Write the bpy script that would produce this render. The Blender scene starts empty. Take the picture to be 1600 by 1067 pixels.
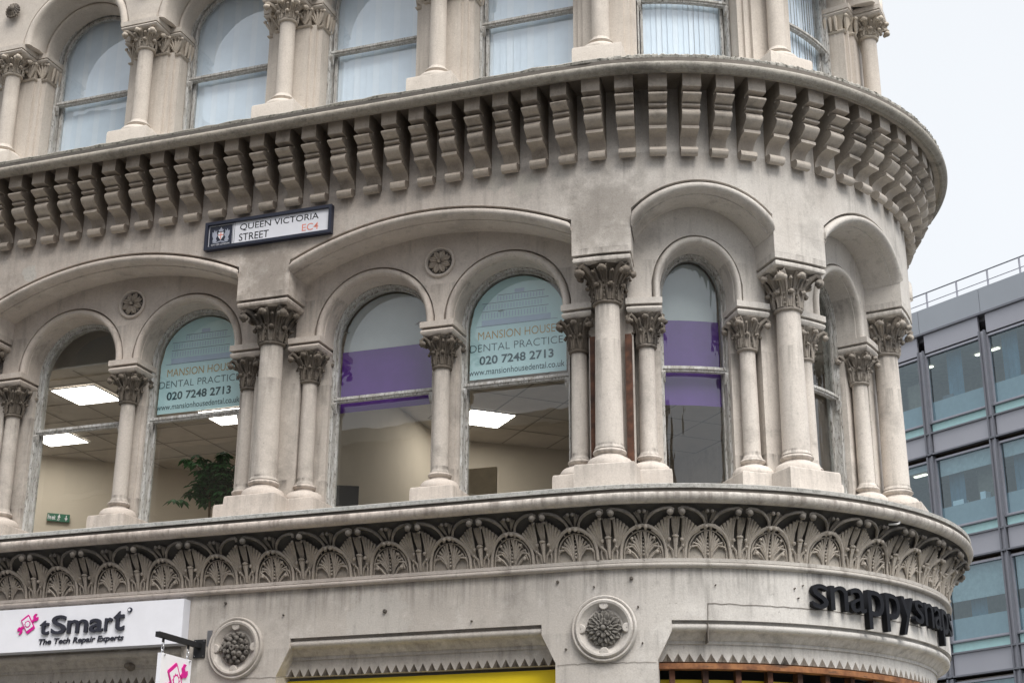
import bpy, math, random
from math import sin, cos, pi, sqrt
from mathutils import Vector, Matrix
random.seed(7)
SC = bpy.context.scene
COL = SC.collection

# ------------------------------------------------------------------ camera, sky, sun, exposure
CAMP = (3.6127, -12.4214, -4.1225); YAW = -0.3448; PITCH = 0.3549; ROLL = 0.0055
cam_d = bpy.data.cameras.new('camera'); cam = bpy.data.objects.new('camera', cam_d); COL.objects.link(cam)
_r = Vector((cos(YAW), -sin(YAW), 0)); _f = Vector((sin(YAW), cos(YAW), 0)); _u = Vector((0, 0, 1))
_F = _f*cos(PITCH)+_u*sin(PITCH); _U = -_f*sin(PITCH)+_u*cos(PITCH)
_R2 = _r*cos(ROLL)+_U*sin(ROLL); _U2 = -_r*sin(ROLL)+_U*cos(ROLL)
mt = Matrix((( _R2.x, _U2.x, -_F.x, CAMP[0]), (_R2.y, _U2.y, -_F.y, CAMP[1]), (_R2.z, _U2.z, -_F.z, CAMP[2]), (0, 0, 0, 1)))
cam.matrix_world = mt
cam_d.sensor_width = 36; cam_d.lens = 2409.29*36/1600; cam_d.shift_y = -16.35/1600
cam_d.clip_start = 0.1; cam_d.clip_end = 3000
SC.camera = cam

world = bpy.data.worlds.new('World'); SC.world = world; world.use_nodes = True
nt = world.node_tree; nt.nodes.clear()
SUN_EL = math.radians(54); SUN_AZ = math.radians(46)     # azimuth from -Y towards +X
sky = nt.nodes.new('ShaderNodeTexSky'); sky.sky_type = 'NISHITA'; sky.sun_disc = False
sky.sun_elevation = SUN_EL; sky.sun_rotation = math.radians(180)-SUN_AZ
tc = nt.nodes.new('ShaderNodeTexCoord'); sep = nt.nodes.new('ShaderNodeSeparateXYZ')
mr = nt.nodes.new('ShaderNodeMapRange'); mr.inputs['From Min'].default_value = .60; mr.inputs['From Max'].default_value = 1
mr.inputs['To Min'].default_value = 4.0; mr.inputs['To Max'].default_value = 14.5     # overcast cloud luminance, brighter overhead
nz = nt.nodes.new('ShaderNodeTexNoise'); nz.inputs['Scale'].default_value = 1.6; nz.inputs['Detail'].default_value = 4
mz = nt.nodes.new('ShaderNodeMapRange'); mz.inputs['To Min'].default_value = .9; mz.inputs['To Max'].default_value = 1.1
mul = nt.nodes.new('ShaderNodeMath'); mul.operation = 'MULTIPLY'
cld = nt.nodes.new('ShaderNodeMix'); cld.data_type = 'RGBA'; cld.blend_type = 'MULTIPLY'; cld.inputs[0].default_value = 1
cld.inputs[6].default_value = (.95, .975, 1.0, 1)
mix = nt.nodes.new('ShaderNodeMix'); mix.data_type = 'RGBA'; mix.inputs[0].default_value = .93
bg = nt.nodes.new('ShaderNodeBackground'); bg.inputs['Strength'].default_value = 0.1
out = nt.nodes.new('ShaderNodeOutputWorld')
L = nt.links.new
L(tc.outputs['Generated'], sep.inputs[0]); L(sep.outputs['Z'], mr.inputs['Value'])
L(tc.outputs['Generated'], nz.inputs['Vector']); L(nz.outputs['Fac'], mz.inputs['Value'])
L(mr.outputs[0], mul.inputs[0]); L(mz.outputs[0], mul.inputs[1]); L(mul.outputs[0], cld.inputs[7])
L(sky.outputs[0], mix.inputs[6]); L(cld.outputs[2], mix.inputs[7]); L(mix.outputs[2], bg.inputs['Color']); L(bg.outputs[0], out.inputs[0])

sun_d = bpy.data.lights.new('sun', 'SUN'); sun_d.energy = 1.5; sun_d.angle = math.radians(36); sun_d.color = (1, .96, .9)
sun = bpy.data.objects.new('sun', sun_d); COL.objects.link(sun); sun.location = (5, -20, 30)
sd = Vector((sin(SUN_AZ)*cos(SUN_EL), -cos(SUN_AZ)*cos(SUN_EL), sin(SUN_EL)))
sun.rotation_euler = (-sd).to_track_quat('-Z', 'Y').to_euler()
SC.view_settings.view_transform = 'Standard'; SC.view_settings.look = 'None'
SC.view_settings.exposure = 1.27; SC.view_settings.gamma = 1; SC.view_settings.use_curve_mapping = False
SC.render.engine = 'CYCLES'

# ------------------------------------------------------------------ materials
MATS = {}
def newmat(name):
    m = bpy.data.materials.new(name); m.use_nodes = True; n = m.node_tree; n.nodes.clear()
    o = n.nodes.new('ShaderNodeOutputMaterial'); b = n.nodes.new('ShaderNodeBsdfPrincipled')
    n.links.new(b.outputs[0], o.inputs[0]); MATS[name] = m
    return m, n, b, o
def N(n, typ, **kw):
    x = n.nodes.new(typ)
    for k, v in kw.items():
        if k in x.inputs: x.inputs[k].default_value = v
        else: setattr(x, k, v)
    return x
def noise(n, vec, scale, detail=4, rough=.6, stretch=None):
    if stretch:
        mp = N(n, 'ShaderNodeMapping'); mp.inputs['Scale'].default_value = stretch; n.links.new(vec, mp.inputs[0]); vec = mp.outputs[0]
    x = N(n, 'ShaderNodeTexNoise'); x.inputs['Scale'].default_value = scale; x.inputs['Detail'].default_value = detail; x.inputs['Roughness'].default_value = rough
    n.links.new(vec, x.inputs['Vector']); return x.outputs['Fac']
def rng(n, v, a, b, c=0., d=1., smooth=True):
    x = N(n, 'ShaderNodeMapRange'); x.interpolation_type = 'SMOOTHSTEP' if smooth else 'LINEAR'
    for k, q in (('From Min', a), ('From Max', b), ('To Min', c), ('To Max', d)): x.inputs[k].default_value = q
    n.links.new(v, x.inputs['Value']); return x.outputs[0]
def mathn(n, op, a, b):
    x = N(n, 'ShaderNodeMath', operation=op)
    for i, q in enumerate((a, b)):
        if isinstance(q, (int, float)): x.inputs[i].default_value = q
        else: n.links.new(q, x.inputs[i])
    return x.outputs[0]
def mixc(n, fac, a, b, mode='MIX'):
    x = N(n, 'ShaderNodeMix', data_type='RGBA'); x.blend_type = mode
    for i, q in ((0, fac), (6, a), (7, b)):
        if isinstance(q, (int, float)): x.inputs[i].default_value = q
        elif isinstance(q, tuple): x.inputs[i].default_value = (*q, 1)
        else: n.links.new(q, x.inputs[i])
    return x.outputs[2]

def stone(name, left, right, soot=.25, sootcol=(.075, .066, .058), rough=.85, bump=.35, streak=.3, patch=False, xr=(-2.6, 1.2), lichen=0., zsoot=None, drip=None):
    m, n, b, o = newmat(name)
    g = N(n, 'ShaderNodeNewGeometry'); P = g.outputs['Position']
    s = N(n, 'ShaderNodeSeparateXYZ'); n.links.new(P, s.inputs[0])
    big = noise(n, P, 1.1, 5, .6)
    wob = mathn(n, 'ADD', s.outputs['X'], mathn(n, 'MULTIPLY', mathn(n, 'SUBTRACT', big, .5), 2.5))
    col = mixc(n, rng(n, wob, xr[0], xr[1]), left, right)
    col = mixc(n, rng(n, big, .35, .7, 0, .35), col, tuple(c*.72 for c in left))
    md = noise(n, P, 5, 6, .65)
    col = mixc(n, rng(n, md, .5, .8, 0, .4), col, tuple(min(1, c*1.22) for c in right))
    st = noise(n, P, 3.2, 5, .6, (3.2, 3.2, .35))
    col = mixc(n, rng(n, st, .52, .78, 0, streak), col, sootcol)
    st2 = noise(n, P, 1.9, 6, .7)
    if soot > 0: col = mixc(n, rng(n, st2, .5, .72, 0, soot), col, sootcol)
    if drip:
        for (zt, ln, amt) in drip:
            below = rng(n, s.outputs['Z'], zt-ln, zt, 0, 1, False); dn = noise(n, P, 4.5, 5, .65, (3.5, 3.5, .22)); cut = rng(n, s.outputs['Z'], zt, zt+.01, 1, 0, False)
            f = mathn(n, 'MULTIPLY', mathn(n, 'MULTIPLY', below, cut), rng(n, dn, .40, .68, 0, amt)); col = mixc(n, f, col, sootcol)
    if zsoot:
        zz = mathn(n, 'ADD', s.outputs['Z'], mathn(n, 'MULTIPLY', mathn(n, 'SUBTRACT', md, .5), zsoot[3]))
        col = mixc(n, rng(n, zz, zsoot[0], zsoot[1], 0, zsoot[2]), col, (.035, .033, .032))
    if patch:
        for (cx, cy, cz, r, amt, pc) in patch:
            v = N(n, 'ShaderNodeVectorMath', operation='DISTANCE'); n.links.new(P, v.inputs[0]); v.inputs[1].default_value = (cx, cy, cz)
            dd = mathn(n, 'ADD', v.outputs['Value'], mathn(n, 'MULTIPLY', mathn(n, 'SUBTRACT', md, .5), r*2.6))
            soft = pc[0] < .25; col = mixc(n, rng(n, dd, r*(1.5 if soft else 1), r*(.3 if soft else .9), 0, amt), col, pc)
    spk = noise(n, P, 70, 5, .75); col = mixc(n, 1., col, mixc(n, rng(n, spk, .32, .68), (.91, .90, .90), (1.08, 1.08, 1.08)), 'MULTIPLY')
    mid_ = noise(n, P, 17, 5, .7); col = mixc(n, rng(n, mid_, .56, .76, 0, .26), col, sootcol)
    pit = noise(n, P, 42, 3, .7)
    col = mixc(n, rng(n, pit, .64, .72, 0, .5), col, tuple(c*.45 for c in left))
    if lichen:
        lc = noise(n, P, 26, 4, .7)
        col = mixc(n, rng(n, lc, .52, .6, 0, lichen), col, (.07, .072, .055))
        lc2 = noise(n, P, 33, 4, .7, (1.1, .9, 1.3))
        col = mixc(n, rng(n, lc2, .58, .66, 0, lichen*.6), col, (.42, .42, .36))
    n.links.new(col, b.inputs['Base Color']); b.inputs['Roughness'].default_value = rough
    fine = noise(n, P, 95, 4, .7)
    h = mathn(n, 'ADD', mathn(n, 'MULTIPLY', fine, .4), mathn(n, 'MULTIPLY', md, 1.2))
    h = mathn(n, 'SUBTRACT', h, rng(n, pit, .62, .72, 0, .5))
    bp = N(n, 'ShaderNodeBump', Strength=bump, Distance=.012); n.links.new(h, bp.inputs['Height']); n.links.new(bp.outputs[0], b.inputs['Normal'])
    return m
LS = (.555, .488, .43); RS = (.62, .587, .545)
stone('wall_stone', LS, RS, soot=.28, streak=.3, drip=[(2.45, .5, .25), (1.52, .5, .4), (3.1, .6, .3)], patch=[(-1.05, .08, 2.45, .2, .75, (.46, .43, .385)), (-.75, .08, 2.28, .12, .7, (.46, .43, .38)), (-.4, .08, 2.36, .1, .6, (.47, .44, .4)), (-1.2, .08, 2.7, .1, .6, (.44, .41, .37)), (.05, .08, 1.85, .42, .5, (.13, .11, .09)), (-3.5, .08, 1.75, .38, .55, (.13, .11, .09)), (-6.3, .08, 2.1, .09, .75, (.5, .48, .44))])
FX = (-1.6, 2.2)
stone('fascia_stone', (.46, .42, .38), (.65, .63, .60), xr=FX, soot=.3, streak=.42, drip=[(-1.47, .32, .55), (-2.0, .3, .3)], patch=[(-2.1, 0, -1.8, .3, .35, (.5, .48, .45)), (1.62, .2, -1.58, .16, .5, (.7, .7, .7))])
stone('column_stone', (.51, .46, .41), (.66, .61, .555), soot=.35, streak=.38, drip=[(1.05, .35, .6), (.68, .3, .5), (-.30, .12, .7)], xr=(-2.4, 2.0))
stone('plinth_stone', (.55, .485, .43), (.63, .575, .52), soot=.15, streak=.2, drip=[(-.52, .25, .35), (-.36, .1, .6)])
stone('upper_stone', (.57, .515, .455), (.59, .535, .475), soot=.16, streak=.25, drip=[(4.66, .9, .3)], sootcol=(.2, .165, .13))
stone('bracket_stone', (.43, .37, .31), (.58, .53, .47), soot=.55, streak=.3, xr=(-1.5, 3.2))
stone('bracket_soot_shade_stone', (.21, .17, .135), (.40, .36, .31), soot=.5, streak=.3, xr=(-1.5, 3.2))  # darker stone for bracket sides: soot, with shade put into the colour too
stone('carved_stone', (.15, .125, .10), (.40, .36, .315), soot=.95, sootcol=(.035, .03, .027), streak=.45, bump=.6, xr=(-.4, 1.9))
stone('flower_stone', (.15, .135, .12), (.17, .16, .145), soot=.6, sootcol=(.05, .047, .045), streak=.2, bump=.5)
stone('upper_carved_stone', (.50, .44, .37), (.54, .48, .40), soot=.35, sootcol=(.16, .14, .12), streak=.2, bump=.6)
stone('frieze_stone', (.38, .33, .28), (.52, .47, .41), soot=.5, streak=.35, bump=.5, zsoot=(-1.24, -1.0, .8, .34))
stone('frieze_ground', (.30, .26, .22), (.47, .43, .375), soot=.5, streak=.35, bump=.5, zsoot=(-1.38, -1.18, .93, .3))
stone('ledge_stone', (.50, .44, .395), (.53, .50, .46), soot=.3, streak=.6, drip=[(-.885, .11, .75)], bump=.7, sootcol=(.12, .095, .08))
stone('mossy_stone', (.30, .28, .24), (.42, .40, .36), soot=.5, streak=.3, bump=1.0, lichen=.85)
stone('cornice_stone', (.36, .32, .27), (.40, .375, .33), soot=.75, streak=.5, bump=1.0, sootcol=(.11, .10, .085), lichen=.25)
stone('slab_stone', (.52, .52, .50), (.50, .49, .46), soot=.25, streak=.3, bump=1.0, lichen=.35)
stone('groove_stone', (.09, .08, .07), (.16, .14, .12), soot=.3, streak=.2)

def plain(name, c, rough=.6, metal=0., var=.12, scale=6, bump=0., spec=None):
    m, n, b, o = newmat(name)
    g = N(n, 'ShaderNodeNewGeometry'); v = noise(n, g.outputs['Position'], scale, 5, .6)
    col = mixc(n, rng(n, v, .3, .75, 0, 1), tuple(x*(1-var) for x in c), tuple(min(1, x*(1+var)) for x in c))
    n.links.new(col, b.inputs['Base Color']); b.inputs['Roughness'].default_value = rough; b.inputs['Metallic'].default_value = metal
    if spec is not None: b.inputs['Specular IOR Level'].default_value = spec
    if bump:
        v2 = noise(n, g.outputs['Position'], scale*8, 4, .6); bp = N(n, 'ShaderNodeBump', Strength=bump, Distance=.01)
        n.links.new(v2, bp.inputs['Height']); n.links.new(bp.outputs[0], b.inputs['Normal'])
    return m
# peeling white window paint
m, n, b, o = newmat('peeling_paint')
g = N(n, 'ShaderNodeNewGeometry'); P = g.outputs['Position']
v = noise(n, P, 9, 6, .75, (3, 3, .5)); v2 = noise(n, P, 30, 4, .7, (2.5, 2.5, .6))
c = mixc(n, rng(n, v, .35, .7), (.36, .34, .31), (.62, .62, .61)); c = mixc(n, rng(n, v2, .54, .62, 0, .8), c, (.10, .085, .07))
n.links.new(c, b.inputs['Base Color']); b.inputs['Roughness'].default_value = .7
bp = N(n, 'ShaderNodeBump', Strength=.7, Distance=.01); n.links.new(v2, bp.inputs['Height']); n.links.new(bp.outputs[0], b.inputs['Normal'])
# rusty timber / steel
m, n, b, o = newmat('rusty')
g = N(n, 'ShaderNodeNewGeometry'); P = g.outputs['Position']
v = noise(n, P, 7, 6, .7); v2 = noise(n, P, 4, 4, .7, (1, 1, 5))
c = mixc(n, rng(n, v, .35, .65), (.15, .055, .022), (.34, .15, .06)); c = mixc(n, rng(n, v2, .55, .68, 0, .8), c, (.06, .035, .025))
n.links.new(c, b.inputs['Base Color']); b.inputs['Roughness'].default_value = .8
plain('rusty_dark', (.085, .034, .018), .8, var=.6, scale=9)
plain('yellow', (.80, .60, .01), .45, var=.06, scale=2)
plain('black', (.012, .012, .014), .6)
plain('letter_black', (.010, .011, .015), .7, spec=.2)
plain('sign_white', (.80, .80, .85), .35, var=.03)
plain('sign_side', (.62, .63, .68), .4, var=.03)
plain('navy', (.014, .018, .038), .4)
plain('magenta', (.62, .012, .26), .4, var=.03)
plain('charcoal', (.03, .031, .045), .6, spec=.3)
plain('postcode_red', (.80, .27, .20), .5, var=.03)
plain('crest_grey', (.38, .40, .48), .5)
plain('film_aqua', (.60, .86, .93), .5, var=.03)
plain('film_lilac', (.48, .62, .82), .5, var=.03)
plain('film_line', (.16, .2, .36), .5, var=.03)
plain('film_gold', (.48, .33, .12), .5, var=.03)
plain('film_text', (.03, .09, .12), .5, var=.03)
plain('frosted', (.62, .67, .70), .6, var=.03)
plain('purple', (.12, .035, .29), .5, var=.08)
plain('chrome', (.6, .6, .62), .25, metal=1.)
plain('steel', (.35, .35, .37), .4, metal=.8)
plain('room_wall', (.62, .555, .46), .8, var=.06, scale=1.2)
plain('room_ceiling', (.60, .555, .50), .8, var=.05)
plain('ceiling_rail', (.33, .30, .26), .7)
plain('room_floor', (.12, .10, .08), .7)
plain('board', (.62, .50, .33), .7)
plain('leaf', (.04, .15, .045), .65, var=.55, scale=14)
plain('bark', (.14, .09, .05), .8)
plain('pot', (.3, .28, .26), .6)
plain('exit_green', (.01, .13, .07), .4)
plain('blind', (.80, .87, .95), .8, var=.03)
plain('blind_light', (.86, .91, .97), .8, var=.03)
plain('asphalt', (.05, .05, .052), .85, var=.2, scale=8, bump=.3)
plain('paving', (.26, .25, .235), .85, var=.15, scale=3, bump=.2)
plain('kerb', (.34, .33, .31), .8)
plain('roadline', (.7, .6, .1), .7)
plain('mod_panel', (.35, .35, .385), .42, var=.03, scale=.4, metal=.25)
plain('mod_parapet', (.31, .33, .36), .42, var=.03, scale=.4, metal=.2)
plain('mod_frame', (.15, .155, .178), .45, var=.05)
plain('mod_mullion', (.33, .33, .37), .4, var=.05, metal=.3)
plain('mod_teal', (.38, .60, .60), .25, var=.04)
plain('mod_wall', (.28, .22, .17), .8)
plain('mod_ceiling', (.5, .45, .4), .8)
plain('mod_curtain', (.12, .20, .27), .8, var=.2, scale=1.5)
plain('mod_orange', (.45, .27, .16), .8, var=.2, scale=1.5)
plain('mod_blind', (.42, .45, .47), .8)
plain('mod_frost', (.30, .34, .38), .5, var=.05)
plain('red_brown', (.24, .20, .165), .8, var=.2, scale=1.0)
plain('grey_glass', (.03, .04, .05), .08)
plain('white_paint', (.75, .75, .74), .5)
plain('cladding', (.33, .31, .27), .8, var=.1, scale=.5)

def emit(name, c, s):
    m = bpy.data.materials.new(name); m.use_nodes = True; n = m.node_tree; n.nodes.clear()
    o = n.nodes.new('ShaderNodeOutputMaterial'); e = n.nodes.new('ShaderNodeEmission'); e.inputs[0].default_value = (*c, 1); e.inputs[1].default_value = s
    n.links.new(e.outputs[0], o.inputs[0]); MATS[name] = m
emit('lamp_panel', (1, .95, .88), 8.5)
emit('lamp_far', (1, .93, .75), 1.3)
def glass(name, tint, wav=0., ior=1.75, rough=.0, refl=(1, 1, 1)):
    m = bpy.data.materials.new(name); m.use_nodes = True; n = m.node_tree; n.nodes.clear()
    o = n.nodes.new('ShaderNodeOutputMaterial'); t = N(n, 'ShaderNodeBsdfTransparent'); t.inputs[0].default_value = (*tint, 1)
    gl = N(n, 'ShaderNodeBsdfGlossy'); gl.inputs['Roughness'].default_value = rough; gl.inputs[0].default_value = (*refl, 1)
    fr = N(n, 'ShaderNodeFresnel'); fr.inputs[0].default_value = ior; mx = N(n, 'ShaderNodeMixShader')
    n.links.new(fr.outputs[0], mx.inputs[0]); n.links.new(t.outputs[0], mx.inputs[1]); n.links.new(gl.outputs[0], mx.inputs[2]); n.links.new(mx.outputs[0], o.inputs[0])
    g = N(n, 'ShaderNodeNewGeometry')
    io = N(n, 'ShaderNodeMapRange'); io.inputs['To Min'].default_value = ior; io.inputs['To Max'].default_value = 1/ior
    n.links.new(g.outputs['Backfacing'], io.inputs['Value']); n.links.new(io.outputs[0], fr.inputs[0])     # same reflection from both sides of the sheet
    v = noise(n, g.outputs['Position'], 2.2, 2, .5, (1, 1, .6) if wav < .5 else (4, 4, .5)); bp = N(n, 'ShaderNodeBump', Strength=.06+wav, Distance=.02)
    n.links.new(v, bp.inputs['Height']); n.links.new(bp.outputs[0], gl.inputs['Normal'])
    MATS[name] = m
glass('pane', (.88, .89, .87), ior=1.75); glass('old_pane', (.76, .79, .78), wav=.75, ior=1.9)
glass('upper_pane', (.92, .96, .98), ior=2.3); glass('mod_glass', (.66, .80, .83), ior=2.2, refl=(.80, .94, 1))

# ------------------------------------------------------------------ facade coordinates: s along the wall, d outwards, z up
R = 2.813; ST = -0.2583; ARC = math.radians(146); SE = ST+R*ARC
_EX, _EY = sin(ARC), -cos(ARC)
def PT(s, d, z):
    if s <= ST: return (s, -d, z)
    if s <= SE:
        a = (s-ST)/R; return (ST+(R+d)*sin(a), R-(R+d)*cos(a), z)
    k = s-SE
    return (ST+(R+d)*_EX+cos(ARC)*k, R+(R+d)*_EY+sin(ARC)*k, z)
def ML(s, d, z): return (s, -d, z)                       # straight kit, local
def MC(s, d, z): return ((R+d)*sin(s/R), -(R+d)*cos(s/R), z)   # curved kit, local to the arc's centre
def curved(s): return s > ST-.05
CB, CC, CD, CE = -.012, 1.965, 3.965, 5.965
CZ, CN, CA, CM, CY = -7.0, -5.25, -3.5, -1.756, -8.75

class MB:
    def __init__(s): s.v = []; s.f = []; s.mi = []; s.cur = 0
    def q(s, *pts):
        i = len(s.v); s.v.extend(pts); s.f.append(tuple(range(i, i+len(pts)))); s.mi.append(s.cur)
    def grid(s, rows, closed=False):
        i = len(s.v); n = len(rows[0])
        for r in rows: s.v.extend(r)
        for a in range(len(rows)-1):
            for b in range(n if closed else n-1):
                c = (b+1) % n
                s.f.append((i+a*n+b, i+a*n+c, i+(a+1)*n+c, i+(a+1)*n+b)); s.mi.append(s.cur)
    def cap(s, row): s.q(*row)
    def box(s, x0, x1, y0, y1, z0, z1, mp=None):
        c = [(x, y, z) for z in (z0, z1) for (x, y) in ((x0, y0), (x1, y0), (x1, y1), (x0, y1))]
        if mp: c = [mp(*p) for p in c]
        i = len(s.v); s.v.extend(c)
        for f in ((0, 1, 2, 3), (4, 5, 6, 7), (0, 1, 5, 4), (1, 2, 6, 5), (2, 3, 7, 6), (3, 0, 4, 7)):
            s.f.append(tuple(i+k for k in f)); s.mi.append(s.cur)
    def mesh(s, name, mats, smooth=40):
        me = bpy.data.meshes.new(name); me.from_pydata(s.v, [], s.f)
        for m in (mats if isinstance(mats, (list, tuple)) else [mats]): me.materials.append(MATS[m])
        if any(s.mi): me.polygons.foreach_set('material_index', s.mi)
        me.validate()
        if smooth:
            me.shade_smooth(); me.set_sharp_from_angle(angle=math.radians(smooth))
        return me
def weld(me, dist=1e-5, recalc=True):
    import bmesh
    b = bmesh.new(); b.from_mesh(me); bmesh.ops.remove_doubles(b, verts=b.verts, dist=dist)
    if recalc: bmesh.ops.recalc_face_normals(b, faces=b.faces)
    b.to_mesh(me); b.free()
    return me
def add(name, me, parent=None, loc=(0, 0, 0), rz=0., **props):
    o = bpy.data.objects.new(name, me); COL.objects.link(o); o.location = loc; o.rotation_euler = (0, 0, rz)
    if parent: o.parent = parent
    for k, v in props.items(): o[k] = v
    return o
def build(mb, name, mats, parent=None, smooth=40, **props): return add(name, mb.mesh(name, mats, smooth), parent, **props)
def thing(name, label, cat, loc=(0, 0, 0), rz=0., group=None):
    o = bpy.data.objects.new(name, None); COL.objects.link(o); o.location = loc; o.rotation_euler = (0, 0, rz); o['label'] = label; o['category'] = cat
    if group: o['group'] = group
    return o
def place(s0):
    return ((ST, R, 0), (s0-ST)/R) if curved(s0) else ((s0, 0, 0), 0.)

def lathe(mb, cx, cy, prof, n=24, caps=True, mp=None):
    rows = []
    for (r, z) in prof:
        row = [(cx+r*cos(2*pi*k/n), cy+r*sin(2*pi*k/n), z) for k in range(n)]
        rows.append([mp(*p) for p in row] if mp else row)
    mb.grid(rows, True)
    if caps: mb.cap(rows[0]); mb.cap(rows[-1])
def rect(mb, mp, s0, s1, db, df, levels, ns=1):
    rows = []
    for (z, i) in levels:
        a, b_ = s0+i, s1-i; f = df-i; row = []
        for k in range(ns+1): row.append(mp(a+(b_-a)*k/ns, f, z))
        for k in range(ns+1): row.append(mp(b_+(a-b_)*k/ns, db, z))
        rows.append(row)
    mb.grid(rows, True)
    for r in (rows[0], rows[-1]): mb.cap(r)
def tube(mb, pts, rad, n=6, cap=True):
    P = [Vector(p) for p in pts]; rows = []; up = None
    for i, p in enumerate(P):
        t = (P[min(i+1, len(P)-1)]-P[max(i-1, 0)])
        if t.length < 1e-9: t = Vector((0, 0, 1))
        t.normalize()
        if up is None: up = Vector((0, -1, .2)) if abs(t.y) < .9 else Vector((1, 0, 0))
        a = (up-t*up.dot(t)).normalized(); b_ = t.cross(a); up = a
        r = rad[i] if isinstance(rad, (list, tuple)) else rad
        rows.append([tuple(p+a*r*cos(2*pi*k/n)+b_*r*sin(2*pi*k/n)) for k in range(n)])
    mb.grid(rows, True)
    if cap: mb.cap(rows[0]); mb.cap(rows[-1])
def ball(mb, c, r, n=8, m=5, sc=(1, 1, 1)):
    rows = []
    for j in range(m+1):
        a = pi*j/m; rr = max(sin(a), .02)
        rows.append([(c[0]+r*sc[0]*rr*cos(2*pi*k/n), c[1]+r*sc[1]*rr*sin(2*pi*k/n), c[2]+r*sc[2]*cos(a)) for k in range(n)])
    mb.grid(rows, True)
def halfround(d0, z0, d1, z1, depth, n=7, a0=0):
    """points of a bulging roll between two ends in (d, z)"""
    pts = []
    for k in range(n+1):
        t = k/n; a = pi*t
        pts.append((d0+(d1-d0)*(1-cos(a))/2+depth*sin(a), z0+(z1-z0)*(1-cos(a))/2))
    return pts
def arcpath(sc, h, zs, rise, n=28, zlow=None):
    """list of (s, z, ns, nz): elliptical arch with optional jambs"""
    out_ = []
    if zlow is not None:
        k = max(2, int((zs-zlow)/.25)+1)
        out_ += [(sc-h, zlow+(zs-zlow)*i/k, -1, 0) for i in range(k)]
    for i in range(n+1):
        a = pi-pi*i/n; x, y = cos(a), sin(a); nx, ny = x/h, y/rise; l = sqrt(nx*nx+ny*ny)
        out_.append((sc+h*x, zs+rise*y, nx/l, ny/l))
    if zlow is not None: out_ += [(sc+h, zs+(zlow-zs)*i/k, 1, 0) for i in range(1, k+1)]
    return out_
def segpath(sc, h, zs, rise, n=28, hscale=1.):
    H = h*hscale; rad = (H*H+rise*rise)/(2*rise); a0 = math.asin(min(1, H/rad)); zc = zs+rise-rad
    return [(sc+rad*sin(a)/hscale, zc+rad*cos(a), sin(a), cos(a)) for a in [-a0+2*a0*i/n for i in range(n+1)]]
def sweep(mb, mp, path, prof, clampS=None, caps=True):
    rows = []
    for (s, z, ns, nz_) in path:
        row = []
        for (rho, d) in prof:
            ss = s+ns*rho
            if clampS: ss = min(max(ss, clampS[0]), clampS[1])
            row.append(mp(ss, d, z+nz_*rho))
        rows.append(row)
    mb.grid(rows)
    if caps: mb.cap(rows[0]); mb.cap(rows[-1])
def upper_env(path, rho, s):
    """height of the arch curve, offset outward by rho, at s"""
    pts = [(p[0]+p[2]*rho, p[1]+p[3]*rho) for p in path]
    for a, b_ in zip(pts, pts[1:]):
        if a[0] <= s <= b_[0] and b_[0] > a[0]: return a[1]+(b_[1]-a[1])*(s-a[0])/(b_[0]-a[0])
    return None
def strip_wall(mb, mp, segs, d, zt, maxw=.09, nz_=1):
    """segs: list of (s0, s1, zlow function)"""
    for (s0, s1, fn) in segs:
        n = max(1, int((s1-s0)/maxw+.99))
        for k in range(n):
            a = s0+(s1-s0)*k/n; b_ = s0+(s1-s0)*(k+1)/n
            za, zb = fn(a+1e-6), fn(b_-1e-6)
            mb.q(mp(a, d, za), mp(b_, d, zb), mp(b_, d, zt), mp(a, d, zt))

BLD = thing('corner_building', 'stone Victorian corner building with round-arched windows, bracketed cornice and rounded corner', 'building')
S0, S1 = -9.4, SE+7
def srange(a, b_, ds=.1, dc=.075):
    s = a; out_ = []
    while s < b_-1e-6:
        out_.append(s); s += (dc if ST-.1 < s < SE else .5)
    out_.append(b_); return out_
def band(name, mat, prof, parent=BLD, a=S0, b_=S1, smooth=35, **props):
    mb = MB(); mb.grid([[PT(s, d, z) for (d, z) in prof] for s in srange(a, b_)]); mb.cap([PT(a, d, z) for d, z in prof])
    return build(mb, name, mat, parent, smooth, **props)

# ------------------------------------------------------------------ ground
def sheet(name, x0, x1, y0, y1, z, mat, kind='structure'):
    mb = MB(); mb.q((x0, y0, z), (x1, y0, z), (x1, y1, z), (x0, y1, z)); o = build(mb, name, mat, None, 0); o['kind'] = kind; return o
sheet('ground', -600, 600, -600, 600, -5.86, 'asphalt')
GZ = -5.72
mb = MB(); rows = []
for s in srange(S0-20, S1, .2, .2): rows.append([PT(s, 2.6, -5.85), PT(s, 2.6, GZ), PT(s, 2.45, GZ+.005), PT(s, -.6, GZ+.01)])
mb.grid(rows); build(mb, 'pavement', ['paving'], None, 30, kind='structure')
mb = MB()
for dd in (2.8, 2.95): mb.grid([[PT(s, dd, -5.855), PT(s, dd+.07, -5.855)] for s in srange(S0-20, S1, .2, .2)])
build(mb, 'road_marking', 'roadline', None, 0, kind='structure')

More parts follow.
